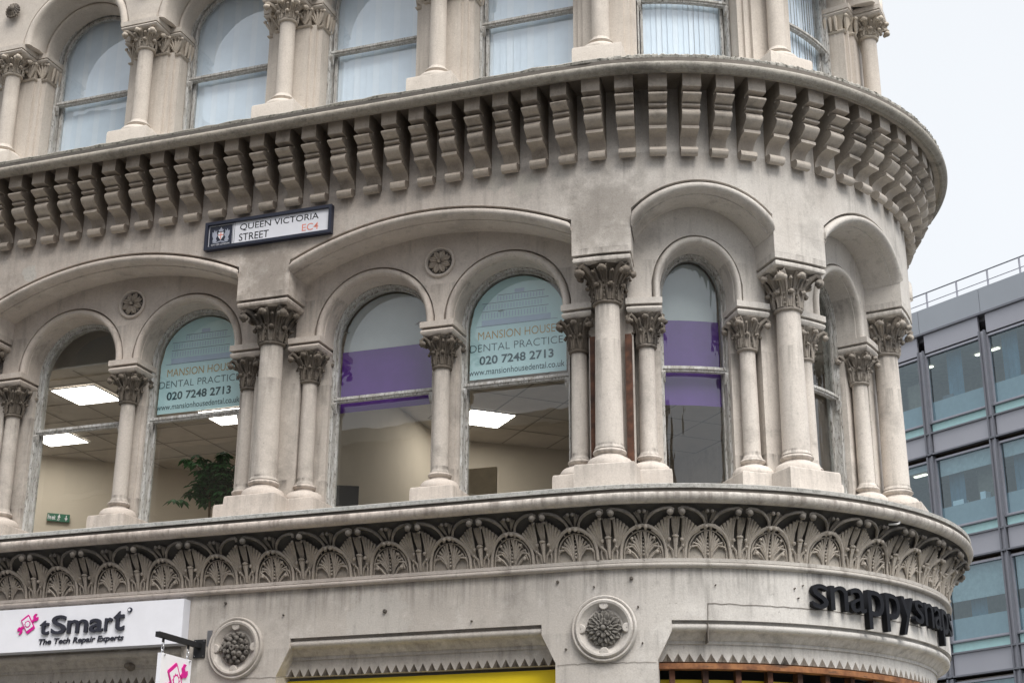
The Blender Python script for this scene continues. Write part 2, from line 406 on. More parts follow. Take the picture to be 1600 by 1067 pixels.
# ------------------------------------------------------------------ bands
band('fascia_moulding', 'ledge_stone', [(-.02, -1.395), (.03, -1.40), (.032, -1.43)]+halfround(.02, -1.432, .02, -1.475, .028, 6)+[(-.02, -1.478)], smooth=50)
COVE = [(-1.40, .004), (-1.33, .008), (-1.26, .02), (-1.19, .043), (-1.12, .08), (-1.06, .125), (-1.01, .17), (-.985, .20)]
def cove(z):
    if z <= COVE[0][0]: return COVE[0][1]
    for a, b_ in zip(COVE, COVE[1:]):
        if z <= b_[0]: return a[1]+(b_[1]-a[1])*(z-a[0])/(b_[0]-a[0])
    return COVE[-1][1]
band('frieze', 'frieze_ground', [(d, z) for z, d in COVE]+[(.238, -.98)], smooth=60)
roll = halfround(.236, -.978, .262, -.884, .045, 8)
band('ledge_roll', 'ledge_stone', [(.2, -.98)]+roll+[(.2, -.884)], smooth=50)
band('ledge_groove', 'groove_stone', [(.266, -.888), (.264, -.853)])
band('ledge', 'slab_stone', [(.2, -.857), (.282, -.855), (.285, -.822), (.27, -.815), (-.9, -.80)], smooth=30)
band('soffit', 'bracket_soot_shade_stone', [(-.08, 3.115), (.37, 3.12)])
band('cornice_roll', 'cornice_stone', [(.33, 3.06), (.36, 3.055)]+halfround(.365, 3.062, .385, 3.145, .04, 8)+[(.33, 3.147)], smooth=50)
band('cornice_inner_fillet', 'bracket_stone', [(.27, 3.12), (.275, 3.085), (.335, 3.08), (.34, 3.055)], smooth=30)
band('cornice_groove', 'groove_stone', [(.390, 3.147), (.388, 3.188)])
# weathered top edge, uneven
mb = MB(); rows = []
for s in srange(S0, S1, .05, .05):
    for q in range(4):
        ss = s+(.125*q if not (ST-.1 < s < SE) else .019*q); j = random.uniform(-.008, .008); j2 = random.uniform(-.006, .008)
        rows.append([PT(ss, .345, 3.184), PT(ss, .385+j, 3.186+j2*.5), PT(ss, .39+j, 3.212+j2), PT(ss, .36+j, 3.236+j2), PT(ss, -1.0, 3.27)])
mb.grid(rows); build(mb, 'cornice_top', 'mossy_stone', BLD, 60)

# ------------------------------------------------------------------ brackets under the cornice
DW = -.08
def bracket_mesh(v):
    rnd = random.Random(v)
    p = [(.270, 3.118), (.274, 2.958), (.268, 2.952), (.165, 2.948), (.160, 2.926)]
    p += [(.205+.080*sin(pi*t/9)-.02*t/9, 2.924-.088*t/9) for t in range(0, 10)]
    p += [(.150, 2.834), (.146, 2.822), (.192, 2.816), (.188, 2.798), (.125, 2.790)]
    p += [(.098+.104*sin(pi*.15+pi*.85*t/9)-.035*t/9, 2.785-.148*t/9) for t in range(0, 10)]
    p += [(.052, 2.634), (.116, 2.630), (.112, 2.602), (.045, 2.596)]
    p += [(.046-.112*sin(pi/2*t/7), 2.588-.108*(1-cos(pi/2*t/7))) for t in range(1, 8)]
    c, r = (-.018, 2.428), .044
    p += [(c[0]+r*cos(a), c[1]+r*sin(a)) for a in [math.radians(110-290*t/11) for t in range(12)]]
    p += [(-.12, 2.42), (-.12, 3.118)]
    p = [(d+rnd.uniform(-.0025, .0025), z+rnd.uniform(-.0015, .0015)) for d, z in p]
    return p
def bracket(v, mp):
    p = bracket_mesh(v); w = .079; mb = MB()
    L_ = [mp(-w, d, z) for d, z in p]; R_ = [mp(w, d, z) for d, z in p]
    n = len(p)
    for i in range(n-1): mb.q(L_[i], L_[i+1], R_[i+1], R_[i])
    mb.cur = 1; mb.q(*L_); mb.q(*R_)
    me = mb.mesh('bracket', ['bracket_stone', 'bracket_soot_shade_stone'], 0); weld(me); me.shade_smooth(); me.set_sharp_from_angle(angle=math.radians(32)); return me
BM = {(c_, v): bracket(v, MC if c_ else ML) for c_ in (0, 1) for v in range(8)}
s = .2686-30*.288
while s < SE+1.2:
    c_ = 1 if s > ST else 0
    if s < SE:
        loc, rz = ((ST, R, 0), (s-ST)/R) if c_ else ((s, 0, 0), 0)
        add('bracket', BM[(c_, random.randrange(8))], BLD, loc, rz+random.uniform(-.0012, .0012))
    s += .288 if s < ST else .2868

# ------------------------------------------------------------------ first-floor outer wall with big arches
BIG = [(CY+1.75, 1.0, 0)]
ARCH = []     # (centre, half, rise, curved?)
ARCH.append((-5.25, 1.465, .345)); ARCH.append(((CA+.285+CB-.288)/2, (CB-.288-CA-.285)/2, .345))
ARCH.append(((CB+.295+CC-.30)/2, (CC-.30-CB-.295)/2, .36)); ARCH.append(((CC+.30+CD-.30)/2, (CD-.6-CC)/2, .36)); ARCH.append(((CD+.30+CE-.30)/2, (CE-.6-CD)/2, .36))
def seg(i):
    c_, h, r = ARCH[i]; return segpath(c_, h, 1.70, r, 36, 1. if i < 2 else .9)
RHO = .118
segs = [(S0, CZ-1.0, lambda s: 1.52), (CZ-1.0, CZ+.285, lambda s: 1.72)]
for i in range(5):
    c_, h, r = ARCH[i]; path = seg(i)
    def fn(s, path=path, c_=c_, h=h):
        s = min(max(s, c_-h+.002), c_+h-.002); return upper_env(path, RHO, s) or path[0][1]+RHO*.9
    segs.append((c_-h, c_+h, fn))
    nxt = ARCH[i+1][0]-ARCH[i+1][1] if i < 4 else CE+.30
    segs.append((c_+h, nxt, lambda s: 1.72))
segs.append((CE+.30, S1, lambda s: -.8))
mb = MB(); strip_wall(mb, PT, segs, DW, 3.13); me = mb.mesh('wall', 'wall_stone', 0); weld(me)
add('wall', me, BLD)
prof_big = [(0, -.46), (0, -.165), (.010, -.163), (.010, -.135)]+[(.054-.044*cos(a), -.125+.075*sin(a)) for a in [math.radians(170*t/8) for t in range(9)]]+[(.098, -.15), (.113, -.15), (.118, DW)]
for i in range(5):
    c_, h, r = ARCH[i]; mb = MB(); sweep(mb, PT, seg(i), prof_big, clampS=(c_-h, c_+h))
    o = build(mb, 'arch_moulding', 'wall_stone', BLD, 50)

# tympana with inner arches
def inner_wall(sL, sR, arches, d=-.45, mp=PT):
    paths = [arcpath(a, h+.093, zs, r+.093, 30) for (a, h, zs, r) in arches]; segs = []; s = sL
    for (a, h, zs, r), p in zip(arches, paths):
        H = h+.093
        segs.append((s, a-H, lambda q: 1.12))
        def fn(q, p=p, a=a, H=H): return upper_env(p, 0, min(max(q, a-H+.003), a+H-.003)) or 1.12
        segs.append((a-H, a-H+.1, fn)); segs.append((a-H+.1, a+H-.1, fn)); segs.append((a+H-.1, a+H, fn)); s = a+H
    segs.append((s, sR, lambda q: 1.12))
    mb = MB(); strip_wall(mb, mp, segs, d, 2.14, .04); me = mb.mesh('tympanum', 'wall_stone', 0); weld(me); add('tympanum', me, BLD)
prof_in = [(0, -.80), (0, -.49), (.006, -.488)]+[(.041-.036*cos(a), -.47+.055*sin(a)) for a in [math.radians(5+175*t/7) for t in range(8)]]+[(.079, -.50), (.090, -.50), (.093, -.45)]
WINS = []    # (centre, half opening, zs, rise)
for c_ in (-5.25-.699, -5.25+.699): WINS.append((c_, .552, 1.145, .552))
mid = (CA+CM)/2+.172; WINS.append((-2.449, .552, 1.145, .552)); WINS.append((-1.066, .552, 1.145, .552))
for a, b_ in ((CB, CC), (CC, CD), (CD, CE)): WINS.append(((a+b_)/2, .425, 1.25, .435))
inner_wall(CZ+.2, CA-.2, WINS[0:2]); inner_wall(CA+.2, CB-.2, WINS[2:4])
for k in (4, 5, 6): inner_wall((CB, CC, CD)[k-4]+.2, (CC, CD, CE)[k-4]-.2, WINS[k:k+1])
for (a, h, zs, r) in WINS:
    mb = MB(); sweep(mb, PT, arcpath(a, h, zs, r, 30, 1.115), prof_in); build(mb, 'window_arch_moulding', 'wall_stone', BLD, 50)

# ------------------------------------------------------------------ windows
def pane_mesh(a, h, zs, r, z0, z1, d, nm, mat, mp=PT):
    mb = MB(); n = 24; top = arcpath(a, h, zs, r, 40) if r else None
    for k in range(n):
        s0, s1 = a-h+2*h*k/n, a-h+2*h*(k+1)/n
        def zt(s):
            if z1 is not None: return z1
            t = min(1, abs(s-a)/h); return zs+r*sqrt(max(0, 1-t*t))
        mb.q(mp(s0, d, z0), mp(s1, d, z0), mp(s1, d, zt(s1)), mp(s0, d, zt(s0)))
    me = mb.mesh(nm, mat, 0); weld(me, 1e-6, False); me.shade_smooth(); return me
def boxprof(r0, r1, d0, d1): return [(r0, d0), (r1, d0), (r1, d1), (r0, d1), (r0, d0)]
def window(a, h, zs, r, zbot, zrail, glassmat, dd=0., parent=BLD, label=None, g=.022, g2=.042):
    mb = MB(); P1 = arcpath(a, h, zs, r, 30, zbot)
    sweep(mb, PT, P1, [(.0, -.69+dd), (-.010, -.69+dd), (-.011, -.70+dd), (-.02, -.705+dd), (-.022, -.84+dd), (.0, -.84+dd)])
    w = build(mb, 'window', 'peeling_paint', parent, 30)
    if label: w['label'] = label
    mb = MB(); P2 = arcpath(a, h-g2, zs, r-g2, 30, zrail); sweep(mb, PT, P2, boxprof(0, g2-g, -.735+dd, -.775+dd)); build(mb, 'upper_sash', 'peeling_paint', w, 30)
    mb = MB()
    for sg in (-1, 1):
        s0, s1 = sorted((a+sg*(h-g), a+sg*(h-g2))); mb.box(s0, s1, -.785+dd, -.825+dd, zbot, zrail, PT)
    mb.grid([[PT(s, d, z) for d, z in ((-.785+dd, zbot), (-.785+dd, zbot+.09), (-.825+dd, zbot+.09))] for s in [a-h+2*h*k/10 for k in range(11)]])
    build(mb, 'lower_sash', 'peeling_paint', w, 30)
    mb = MB(); rows = [[PT(s, d, z) for d, z in ((-.775+dd, zrail+.008), (-.715+dd, zrail), (-.71+dd, zrail-.028), (-.725+dd, zrail-.033), (-.725+dd, zrail-.05), (-.775+dd, zrail-.05))] for s in [a-h+.02+2*(h-.02)*k/12 for k in range(13)]]
    mb.grid(rows, True); mb.cap(rows[0]); mb.cap(rows[-1]); build(mb, 'meeting_rail', 'peeling_paint', w, 30)
    for sg in (-1, 1):
        mb = MB(); s0, s1 = sorted((a+sg*(h-.002), a+sg*(h-.052)))
        pr = [(-.70+dd, zrail-.05), (-.685+dd, zrail-.07), (-.69+dd, zrail-.10), (-.70+dd, zrail-.12), (-.715+dd, zrail-.15), (-.73+dd, zrail-.16), (-.73+dd, zrail-.05)]
        A_ = [PT(s0, d, z) for d, z in pr]; B_ = [PT(s1, d, z) for d, z in pr]; mb.grid([A_, B_], True); mb.cap(A_); mb.cap(B_)
        build(mb, 'sash_horn', 'peeling_paint', w, 30)
    add('pane', pane_mesh(a, h-g2+.003, zs, r-g2+.003, zrail, None, -.757+dd, 'pane', glassmat), w)
    add('pane', pane_mesh(a, h-g2+.003, zs, None, zbot+.02, zrail, -.803+dd, 'pane', glassmat), w)
    return w
for i, (a, h, zs, r) in enumerate(WINS): window(a, h, zs, r, -.79, .565, 'pane' if i < 4 else 'old_pane')

# ------------------------------------------------------------------ capitals
def leaf(mb, phi, path, wid, th=.012, cx=0, cy=0, knob=0, ribs=True):
    """ribbon leaf in the vertical plane at azimuth phi; path: (radius, z)"""
    ca, sa = cos(phi), sin(phi); rows = []; n = len(path)
    for i, (r, z) in enumerate(path):
        a, b_ = path[max(i-1, 0)], path[min(i+1, n-1)]; tx, tz = b_[0]-a[0], b_[1]-a[1]; l = sqrt(tx*tx+tz*tz) or 1
        nx, nz_ = tz/l, -tx/l; w = wid[i] if isinstance(wid, (list, tuple)) else wid; row = []
        for u, o_ in ((-1, -.9), (-.92, .5), (-.6, 1.), (-.35, .1), (0, .5), (.35, .1), (.6, 1.), (.92, .5), (1, -.9)):
            rr = r+nx*o_*th; zz = z+nz_*o_*th
            row.append((cx+rr*ca-u*w*sa, cy+rr*sa+u*w*ca, zz))
        rows.append(row)
    mb.grid(rows)
    if knob:
        r, z = path[-1]; ball(mb, (cx+r*ca, cy+r*sa, z-knob*.3), knob, 8, 5, (1, 1, .85))
        for sg in (-1, 1): ball(mb, (cx+(r-knob*.2)*ca-sg*knob*.75*sa, cy+(r-knob*.2)*sa+sg*knob*.75*ca, z-knob*.5), knob*.62, 7, 4)
def capital_mesh(rn, h, half, name, seed=0, mat='carved_stone'):
    rnd = random.Random(seed); mb = MB()
    # astragal ring and bell
    lathe(mb, 0, 0, [(rn, -.012), (rn+.016, -.008), (rn+.024, .003), (rn+.022, .014), (rn+.008, .02), (rn-.002, .026), (rn+.002, h*.4), (rn+.02, h*.7), (rn+.05, h*.9), (half*.93, h*.97), (half*.93, h+.005)], 28)
    z0 = .02
    for k in range(8):
        phi = pi/4*k+pi/8; big = 1.
        pth = [(rn+.006+(.012 if t < .5 else 0)+.02*t+.045*max(0, t-.6)*2.4*half/.24, z0+h*.50*sin(min(t, 1)*pi/2*1.06)-(.03 if t > .99 else 0)) for t in [i/6 for i in range(7)]]
        leaf(mb, phi, pth, [rn*w for w in (.26, .30, .36, .38, .34, .26, .12)], .013*rn/.11, knob=.024*half/.24)
        for j in range(4):     # beads up the leaf spine
            r_, z_ = pth[j]; ball(mb, ((r_+.016)*cos(phi+pi/8), (r_+.016)*sin(phi+pi/8), z0+h*(.1+.13*j)), .0085*rn/.11, 6, 4)
    for k in range(4):
        phi = pi/4+pi/2*k; e = half*1.36
        pth = [(rn+.01, z0), (rn+.014, h*.25), (rn+.028, h*.48), (rn+.28*(e-rn), h*.68), (rn+.58*(e-rn), h*.85), (rn+.86*(e-rn), h*.93), (e, h*.86), (e-.012, h*.77)]
        leaf(mb, phi, pth, [rn*w for w in (.22, .26, .32, .38, .38, .34, .28, .14)], .020*rn/.11, knob=.047*half/.24)
        for sg in (-1, 1):
            q = [(rn+.016, h*.3), (rn+.03, h*.55), (rn+.07, h*.74), (rn+.105*half/.24, h*.85), (rn+.115*half/.24, h*.78)]
            leaf(mb, phi+sg*.36, q, [rn*w for w in (.1, .15, .17, .14, .06)], .009*rn/.11, knob=.014*half/.24)
        phi = pi/2*k; e = half*.98
        pth = [(rn+.012, h*.4), (rn+.02, h*.62), (rn+.45*(e-rn), h*.8), (e, h*.93), (e+.02, h*.86)]
        leaf(mb, phi, pth, [rn*w for w in (.18, .26, .36, .42, .26)], .014*rn/.11, knob=.036*half/.24)
    mb.v = [(x+rnd.uniform(-.0022, .0022), y+rnd.uniform(-.0022, .0022), z+rnd.uniform(-.0022, .0022)) for x, y, z in mb.v]
    me = mb.mesh(name, mat, 55); return me
CAPB = [capital_mesh(.113, .35, .235, 'capital', i) for i in range(2)]
CAPS = [capital_mesh(.074, .305, .165, 'capital', 5+i) for i in range(2)]
RB, RT = .126, .112
def column_meshes(rb, rt, zb, zt, tr1, tr2, zpl, mat='column_stone', matp='plinth_stone'):
    mb = MB(); n = 14
    lathe(mb, 0, 0, [(rb+.014, zb), (rb+.002, zb+.03)]+[(rb+(rt-rb)*(k/n)**1.3, zb+.03+(zt-zb-.04)*k/n) for k in range(n+1)], 32); sh = mb.mesh('column', mat, 50)
    mb = MB(); h = zb-zpl
    pr = [(tr1-.03, zb+.004)]+[(tr1-.03+.03*sin(pi*t/6), zb+.002-h*.32*t/6) for t in range(7)]+[(rb+.012, zb-h*.38), (rb+.02, zb-h*.46)]+[(rb+.02+(tr2-rb-.02)*sin(pi/2*t/6)**.75, zb-h*.46-h*.50*(1-cos(pi/2*t/6))) for t in range(1, 7)]+[(tr2-.004, zpl-.002)]
    lathe(mb, 0, 0, pr, 32); ba = mb.mesh('base', matp, 40)
    return sh, ba
SHB, BAB = column_meshes(RB, RT, -.34, 1.04, .152, .212, -.525)
SHS, BAS = column_meshes(.079, .073, -.355, .677, .115, .19, -.525)
def put_column(s0, off, d, sh, ba, cap, zcap, plinth_half, db, df, side=0):
    """s0 pier position, off offset along wall"""
    s = s0+off; x, y, _ = PT(s, d, 0); th = max(0, (s-ST)/R) if s > ST else 0
    c_ = add('column', sh, BLD, (x, y, 0), th)
    add('base', ba, c_); add('capital', cap, c_, (0, 0, zcap))
    mb = MB(); w = plinth_half
    rect(mb, ML, -w, w, db-d, df-d, [(-.80, 0), (-.56, 0), (-.53, .004), (-.522, .012)]); build(mb, 'plinth', 'plinth_stone', c_, 30)
    return c_
imp_levels_big = [(1.385, .05), (1.388, .022), (1.40, .006), (1.42, .0), (1.438, .006), (1.448, .02), (1.450, .045), (1.464, .045), (1.465, -.004), (1.5195, -.004)]
imp_levels_small = [(.98, .045), (.985, .02), (1.0, .006), (1.02, .0), (1.035, .006), (1.044, .02), (1.046, .042), (1.061, .042), (1.062, -.004), (1.1195, -.004)]
def impost(s0, a, b_, db, df, lv, name='impost'):
    c_ = curved(s0); mp = MC if c_ else ML; mb = MB(); rect(mb, mp, a, b_, db, df, lv, 3); loc, rz = place(s0)
    return add(name, mb.mesh(name, 'wall_stone', 35), BLD, loc, rz)
for i, s0 in enumerate((CZ, CA, CB, CC, CD, CE)):
    cu = s0 > CA+.1; hw = .297 if cu and s0 > 0 else .2865; loc, rz = place(s0); mp = MC if curved(s0) else ML
    mb = MB(); rect(mb, mp, -hw, hw, -.49, DW, [(1.52, 0), (1.7195, 0)], 4); add('pier_block', mb.mesh('pier_block', 'wall_stone', 30), BLD, loc, rz)
    impost(s0, -hw+.004, hw-.004, -.47, DW-.004, imp_levels_big)
    mb = MB(); rect(mb, mp, -.255, .255, -.85, -.49, [(-.80, 0), (1.5, 0), (2.1, 0)], 4); add('pier', mb.mesh('pier', 'column_stone', 30), BLD, loc, rz)
    put_column(s0, 0, -.34, SHB, BAB, CAPB[i % 2], 1.04, .272, -.60, -.075)
    offs = []
    if i > 0: offs.append(-(.335 if i < 2 else .365 if i == 2 else .40))
    if i < 5: offs.append(.335 if i < 2 else .395)
    for o_ in offs:
        sc_ = 1. if (i < 2 or (i == 2 and o_ < 0)) else 1.12
        put_column(s0, o_, -.545, SHS, BAS, CAPS[(i+(o_ > 0)) % 2], .677, .205, -.78, -.345)
        a, b_ = sorted((o_-.18*sc_, o_+.163*sc_)) if o_ > 0 else sorted((o_+.18*sc_, o_-.163*sc_))
        impost(s0, a, b_, -.83, -.38, imp_levels_small)
        a, b_ = (.257, .50*sc_) if o_ > 0 else (-.50*sc_, -.257)
        mb = MB(); rect(mb, mp, a, b_, -.84, -.64, [(-.80, 0), (.985, 0)], 2); add('pilaster', mb.mesh('pilaster', 'column_stone', 30), BLD, loc, rz)
for i, s0 in enumerate((CN, CM)):
    put_column(s0, 0, -.548, SHS, BAS, CAPS[i], .677, .215, -.78, -.34)
    impost(s0, -.17, .17, -.83, -.38, imp_levels_small)
    mb = MB(); rect(mb, ML, -.143, .143, -.84, -.655, [(-.80, 0), (.985, 0)]); rect(mb, ML, -.105, .105, -.655, -.635, [(-.80, 0), (.985, 0)])
    add('pilaster', mb.mesh('pilaster', 'column_stone', 30), BLD, (s0, 0, 0))

# rosettes between the paired arches
def rosette():
    mb = MB(); 
    def ring(r0, r1, y0, y1, prof=None, n=32):
        rows = []
        for (r, y) in prof: rows.append([(r*cos(2*pi*k/n), y, r*sin(2*pi*k/n)) for k in range(n)])
        mb.grid(rows, True)
    ring(0, 0, 0, 0, [(.162, .0), (.16, -.02), (.15, -.028), (.138, -.026), (.13, -.012), (.122, .002), (.12, .012)])
    mb.cur = 1
    ring(0, 0, 0, 0, [(.134, -.016), (.126, -.003), (.06, -.002), (.005, -.002)])
    mb.cur = 2
    for k in range(8):
        a = 2*pi*k/8+pi/8; ca, sa = cos(a), sin(a); rows = []
        for t, w, y in ((.022, .008, -.018), (.05, .026, -.03), (.08, .031, -.034), (.10, .022, -.030), (.12, .003, -.018)):
            rows.append([(t*ca-u*w*sa, y+o_, t*sa+u*w*ca) for u, o_ in ((-1, .014), (-.55, -.006), (0, .008), (.55, -.006), (1, .014))])
        mb.grid(rows)
        a += pi/8; ca, sa = cos(a), sin(a); rows = []
        for t, w, y in ((.05, .008, -.006), (.09, .014, -.012), (.112, .010, -.008)):
            rows.append([(t*ca-u*w*sa, y+o_, t*sa+u*w*ca) for u, o_ in ((-1, .012), (0, -.004), (1, .012))])
        mb.grid(rows)
    ball(mb, (0, -.034, 0), .017, 10, 6)
    return mb.mesh('rosette', ['wall_stone', 'groove_stone', 'bracket_stone'], 40)
RO = rosette()
for s0 in (-5.245, -1.763): add('rosette', RO, BLD, (s0, .45, 1.752))

# ------------------------------------------------------------------ carved frieze
def jit(mb, rnd, a=.0022):
    mb.v = [(x+rnd.uniform(-a, a), y+rnd.uniform(-a, a), z+rnd.uniform(-a, a)) for x, y, z in mb.v]
def leaf_unit_low(mp, var=0):
    rnd = random.Random(40+var); mb = MB(); Q = lambda s, o_, z: mp(s, cove(z)+o_, z)
    w, zb, zt = .19, -1.40, -1.135
    pts = []
    for k in range(17):
        a = pi-pi*k/16; pts.append(Q(w*cos(a)*(1-.08*(1-abs(cos(a)))), .014+.03*sin(a)**2, zb+(zt-zb)*sin(a)**.72))
    tube(mb, pts, [.013+.004*sin(pi*k/16) for k in range(17)], 6)
    pts = [Q(w*.85*cos(pi-pi*k/14), .008+.012*sin(pi*k/14), zb+(zt-zb-.035)*sin(pi*k/14)**.72) for k in range(15)]; tube(mb, pts, .006, 5)
    for sg in (-1, 1):
        if not (var == 2 and sg == 1): ball(mb, Q(sg*.024, .064, zt-.014), .019, 7, 4)
        ball(mb, Q(sg*.05, .046, zt-.004), .013, 6, 4)
        for j in range(6):
            t = j/5; e = sg*(.024+.118*t); zz = zb+.222-.125*t**1.4
            pts = [Q(sg*(.012+.012*t), .006, zb), Q(sg*(.016+.03*t), .012, zb+.085-.03*t), Q(sg*(.02+.07*t), .020, zb+.155-.05*t), Q(e, .020, zz), Q(e+sg*.014*t, .012, zz-.028*t-.006)]
            tube(mb, pts, [.004, .008, .0105, .010, .005], 5)
        if var % 2:
            ball(mb, Q(sg*.115, .03, zb+.055), .017, 6, 4); tube(mb, [Q(sg*.05, .01, zb), Q(sg*.08, .022, zb+.04), Q(sg*.13, .026, zb+.085), Q(sg*.14, .022, zb+.045)], .010, 5); ball(mb, Q(sg*.09, .04, zb+.165), .014, 6, 4)
    for j in range(6): ball(mb, Q(0, .02, zb+.035+.03*j), .012-.0014*j, 6, 4)
    for sg in (-1, 1): tube(mb, [Q(sg*.026, .01, zb), Q(sg*.02, .02, zb+.12), Q(sg*.010, .032, zb+.22)], .0055, 5)
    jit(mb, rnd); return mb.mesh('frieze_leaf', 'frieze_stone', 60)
def leaf_unit_up(mp, var=0):
    rnd = random.Random(60+var); mb = MB(); Q = lambda s, o_, z: mp(s, cove(z)+o_, z)
    zb, zt = -1.165, -1.012
    for sg in (-1, 1):
        pts = [Q(sg*(.045+.20*cos(pi/2*k/11)), .022+.028*sin(pi/2*k/11), zb+(zt-zb)*sin(pi/2*k/11)**.8) for k in range(12)]
        pts += [Q(sg*.025, .062, zt-.012), Q(sg*.028, .07, zt-.034)]; tube(mb, pts, [.012]*4+[.015]*8+[.016, .012], 6)
        if not (var == 1 and sg == -1): ball(mb, Q(sg*.046, .088, zt-.036), .029, 8, 5)
        ball(mb, Q(sg*.046, .074, zt-.068), .015, 6, 4)
        for j in range(6):          # ribbed shell filling the spandrel
            t = j/5; ex, ez = sg*(.06+.135*t), -1.065-.10*t**1.3
            pts = [Q(sg*(.045+.012*t), .006, -1.325), Q(sg*(.058+.03*t), .014, -1.25-.004*j), Q(sg*(.064+.075*t), .026, -1.165-.035*t), Q(ex, .034, ez), Q(ex+sg*.008, .022, ez-.022)]
            tube(mb, pts, [.005, .010, .014, .014, .006], 5)
        ball(mb, Q(sg*.052, .034, -1.245), .017, 6, 4); ball(mb, Q(sg*.062, .024, -1.295), .013, 6, 4)
        tube(mb, [Q(sg*.018, .006, -1.40), Q(sg*.028, .015, -1.33), Q(sg*.055, .024, -1.30)], [.007, .012, .008], 5)
        tube(mb, [Q(sg*.060, .004, -1.395), Q(sg*.068, .014, -1.34), Q(sg*.058, .012, -1.30)], .008, 5)
    tube(mb, [Q(0, .008, -1.39), Q(0, .024, -1.30), Q(0, .03, -1.23)], [.012, .017, .026], 6); ball(mb, Q(0, .034, -1.22), .03, 8, 5, (1, 1, .5))
    for sg in (-2, -1, 0, 1, 2): tube(mb, [Q(sg*.006, .01, -1.2), Q(sg*.011, .03, -1.13), Q(sg*.014, .03, -1.07)], [.009, .011, .006], 5)
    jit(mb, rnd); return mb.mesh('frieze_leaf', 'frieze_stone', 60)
def crest_unit(mp):
    mb = MB(); Q = lambda s, o_, z: mp(s, cove(z)+o_, z)
    for sg in (-1, 1):
        ball(mb, Q(sg*.020, .052, -1.035), .018, 7, 5)
        for j in range(3):
            t = j/2; tube(mb, [Q(sg*.010, .008, -1.11), Q(sg*(.022+.014*t), .018, -1.07), Q(sg*(.034+.03*t), .022, -1.02-.014*t)], [.006, .009, .007], 5)
    return mb.mesh('frieze_crest', 'frieze_stone', 60)
FR = {(c_, k, v): f((MC if c_ else ML), v) for c_ in (0, 1) for k, f in (('l', leaf_unit_low), ('u', leaf_unit_up)) for v in (0, 1, 2, 3)}
CRS = {c_: crest_unit(MC if c_ else ML) for c_ in (0, 1)}
def put_frieze(s, me_s, me_c, name):
    if s > ST: add(name, me_c, BLD, (ST, R, 0), (s-ST)/R)
    else: add(name, me_s, BLD, (s, 0, 0))
s = -.248-.575*14; k = 0
while s < SE+.2:
    p = .575 if s < 0 else .535
    v_ = k % 2+2*(random.random() < .3)
    put_frieze(s, FR[(0, 'l', v_)], FR[(1, 'l', v_)], 'frieze_leaf'); put_frieze(s, CRS[0], CRS[1], 'frieze_crest')
    u_ = random.randrange(4); put_frieze(s+p/2, FR[(0, 'u', u_)], FR[(1, 'u', u_)], 'frieze_leaf'); s += p; k += 1

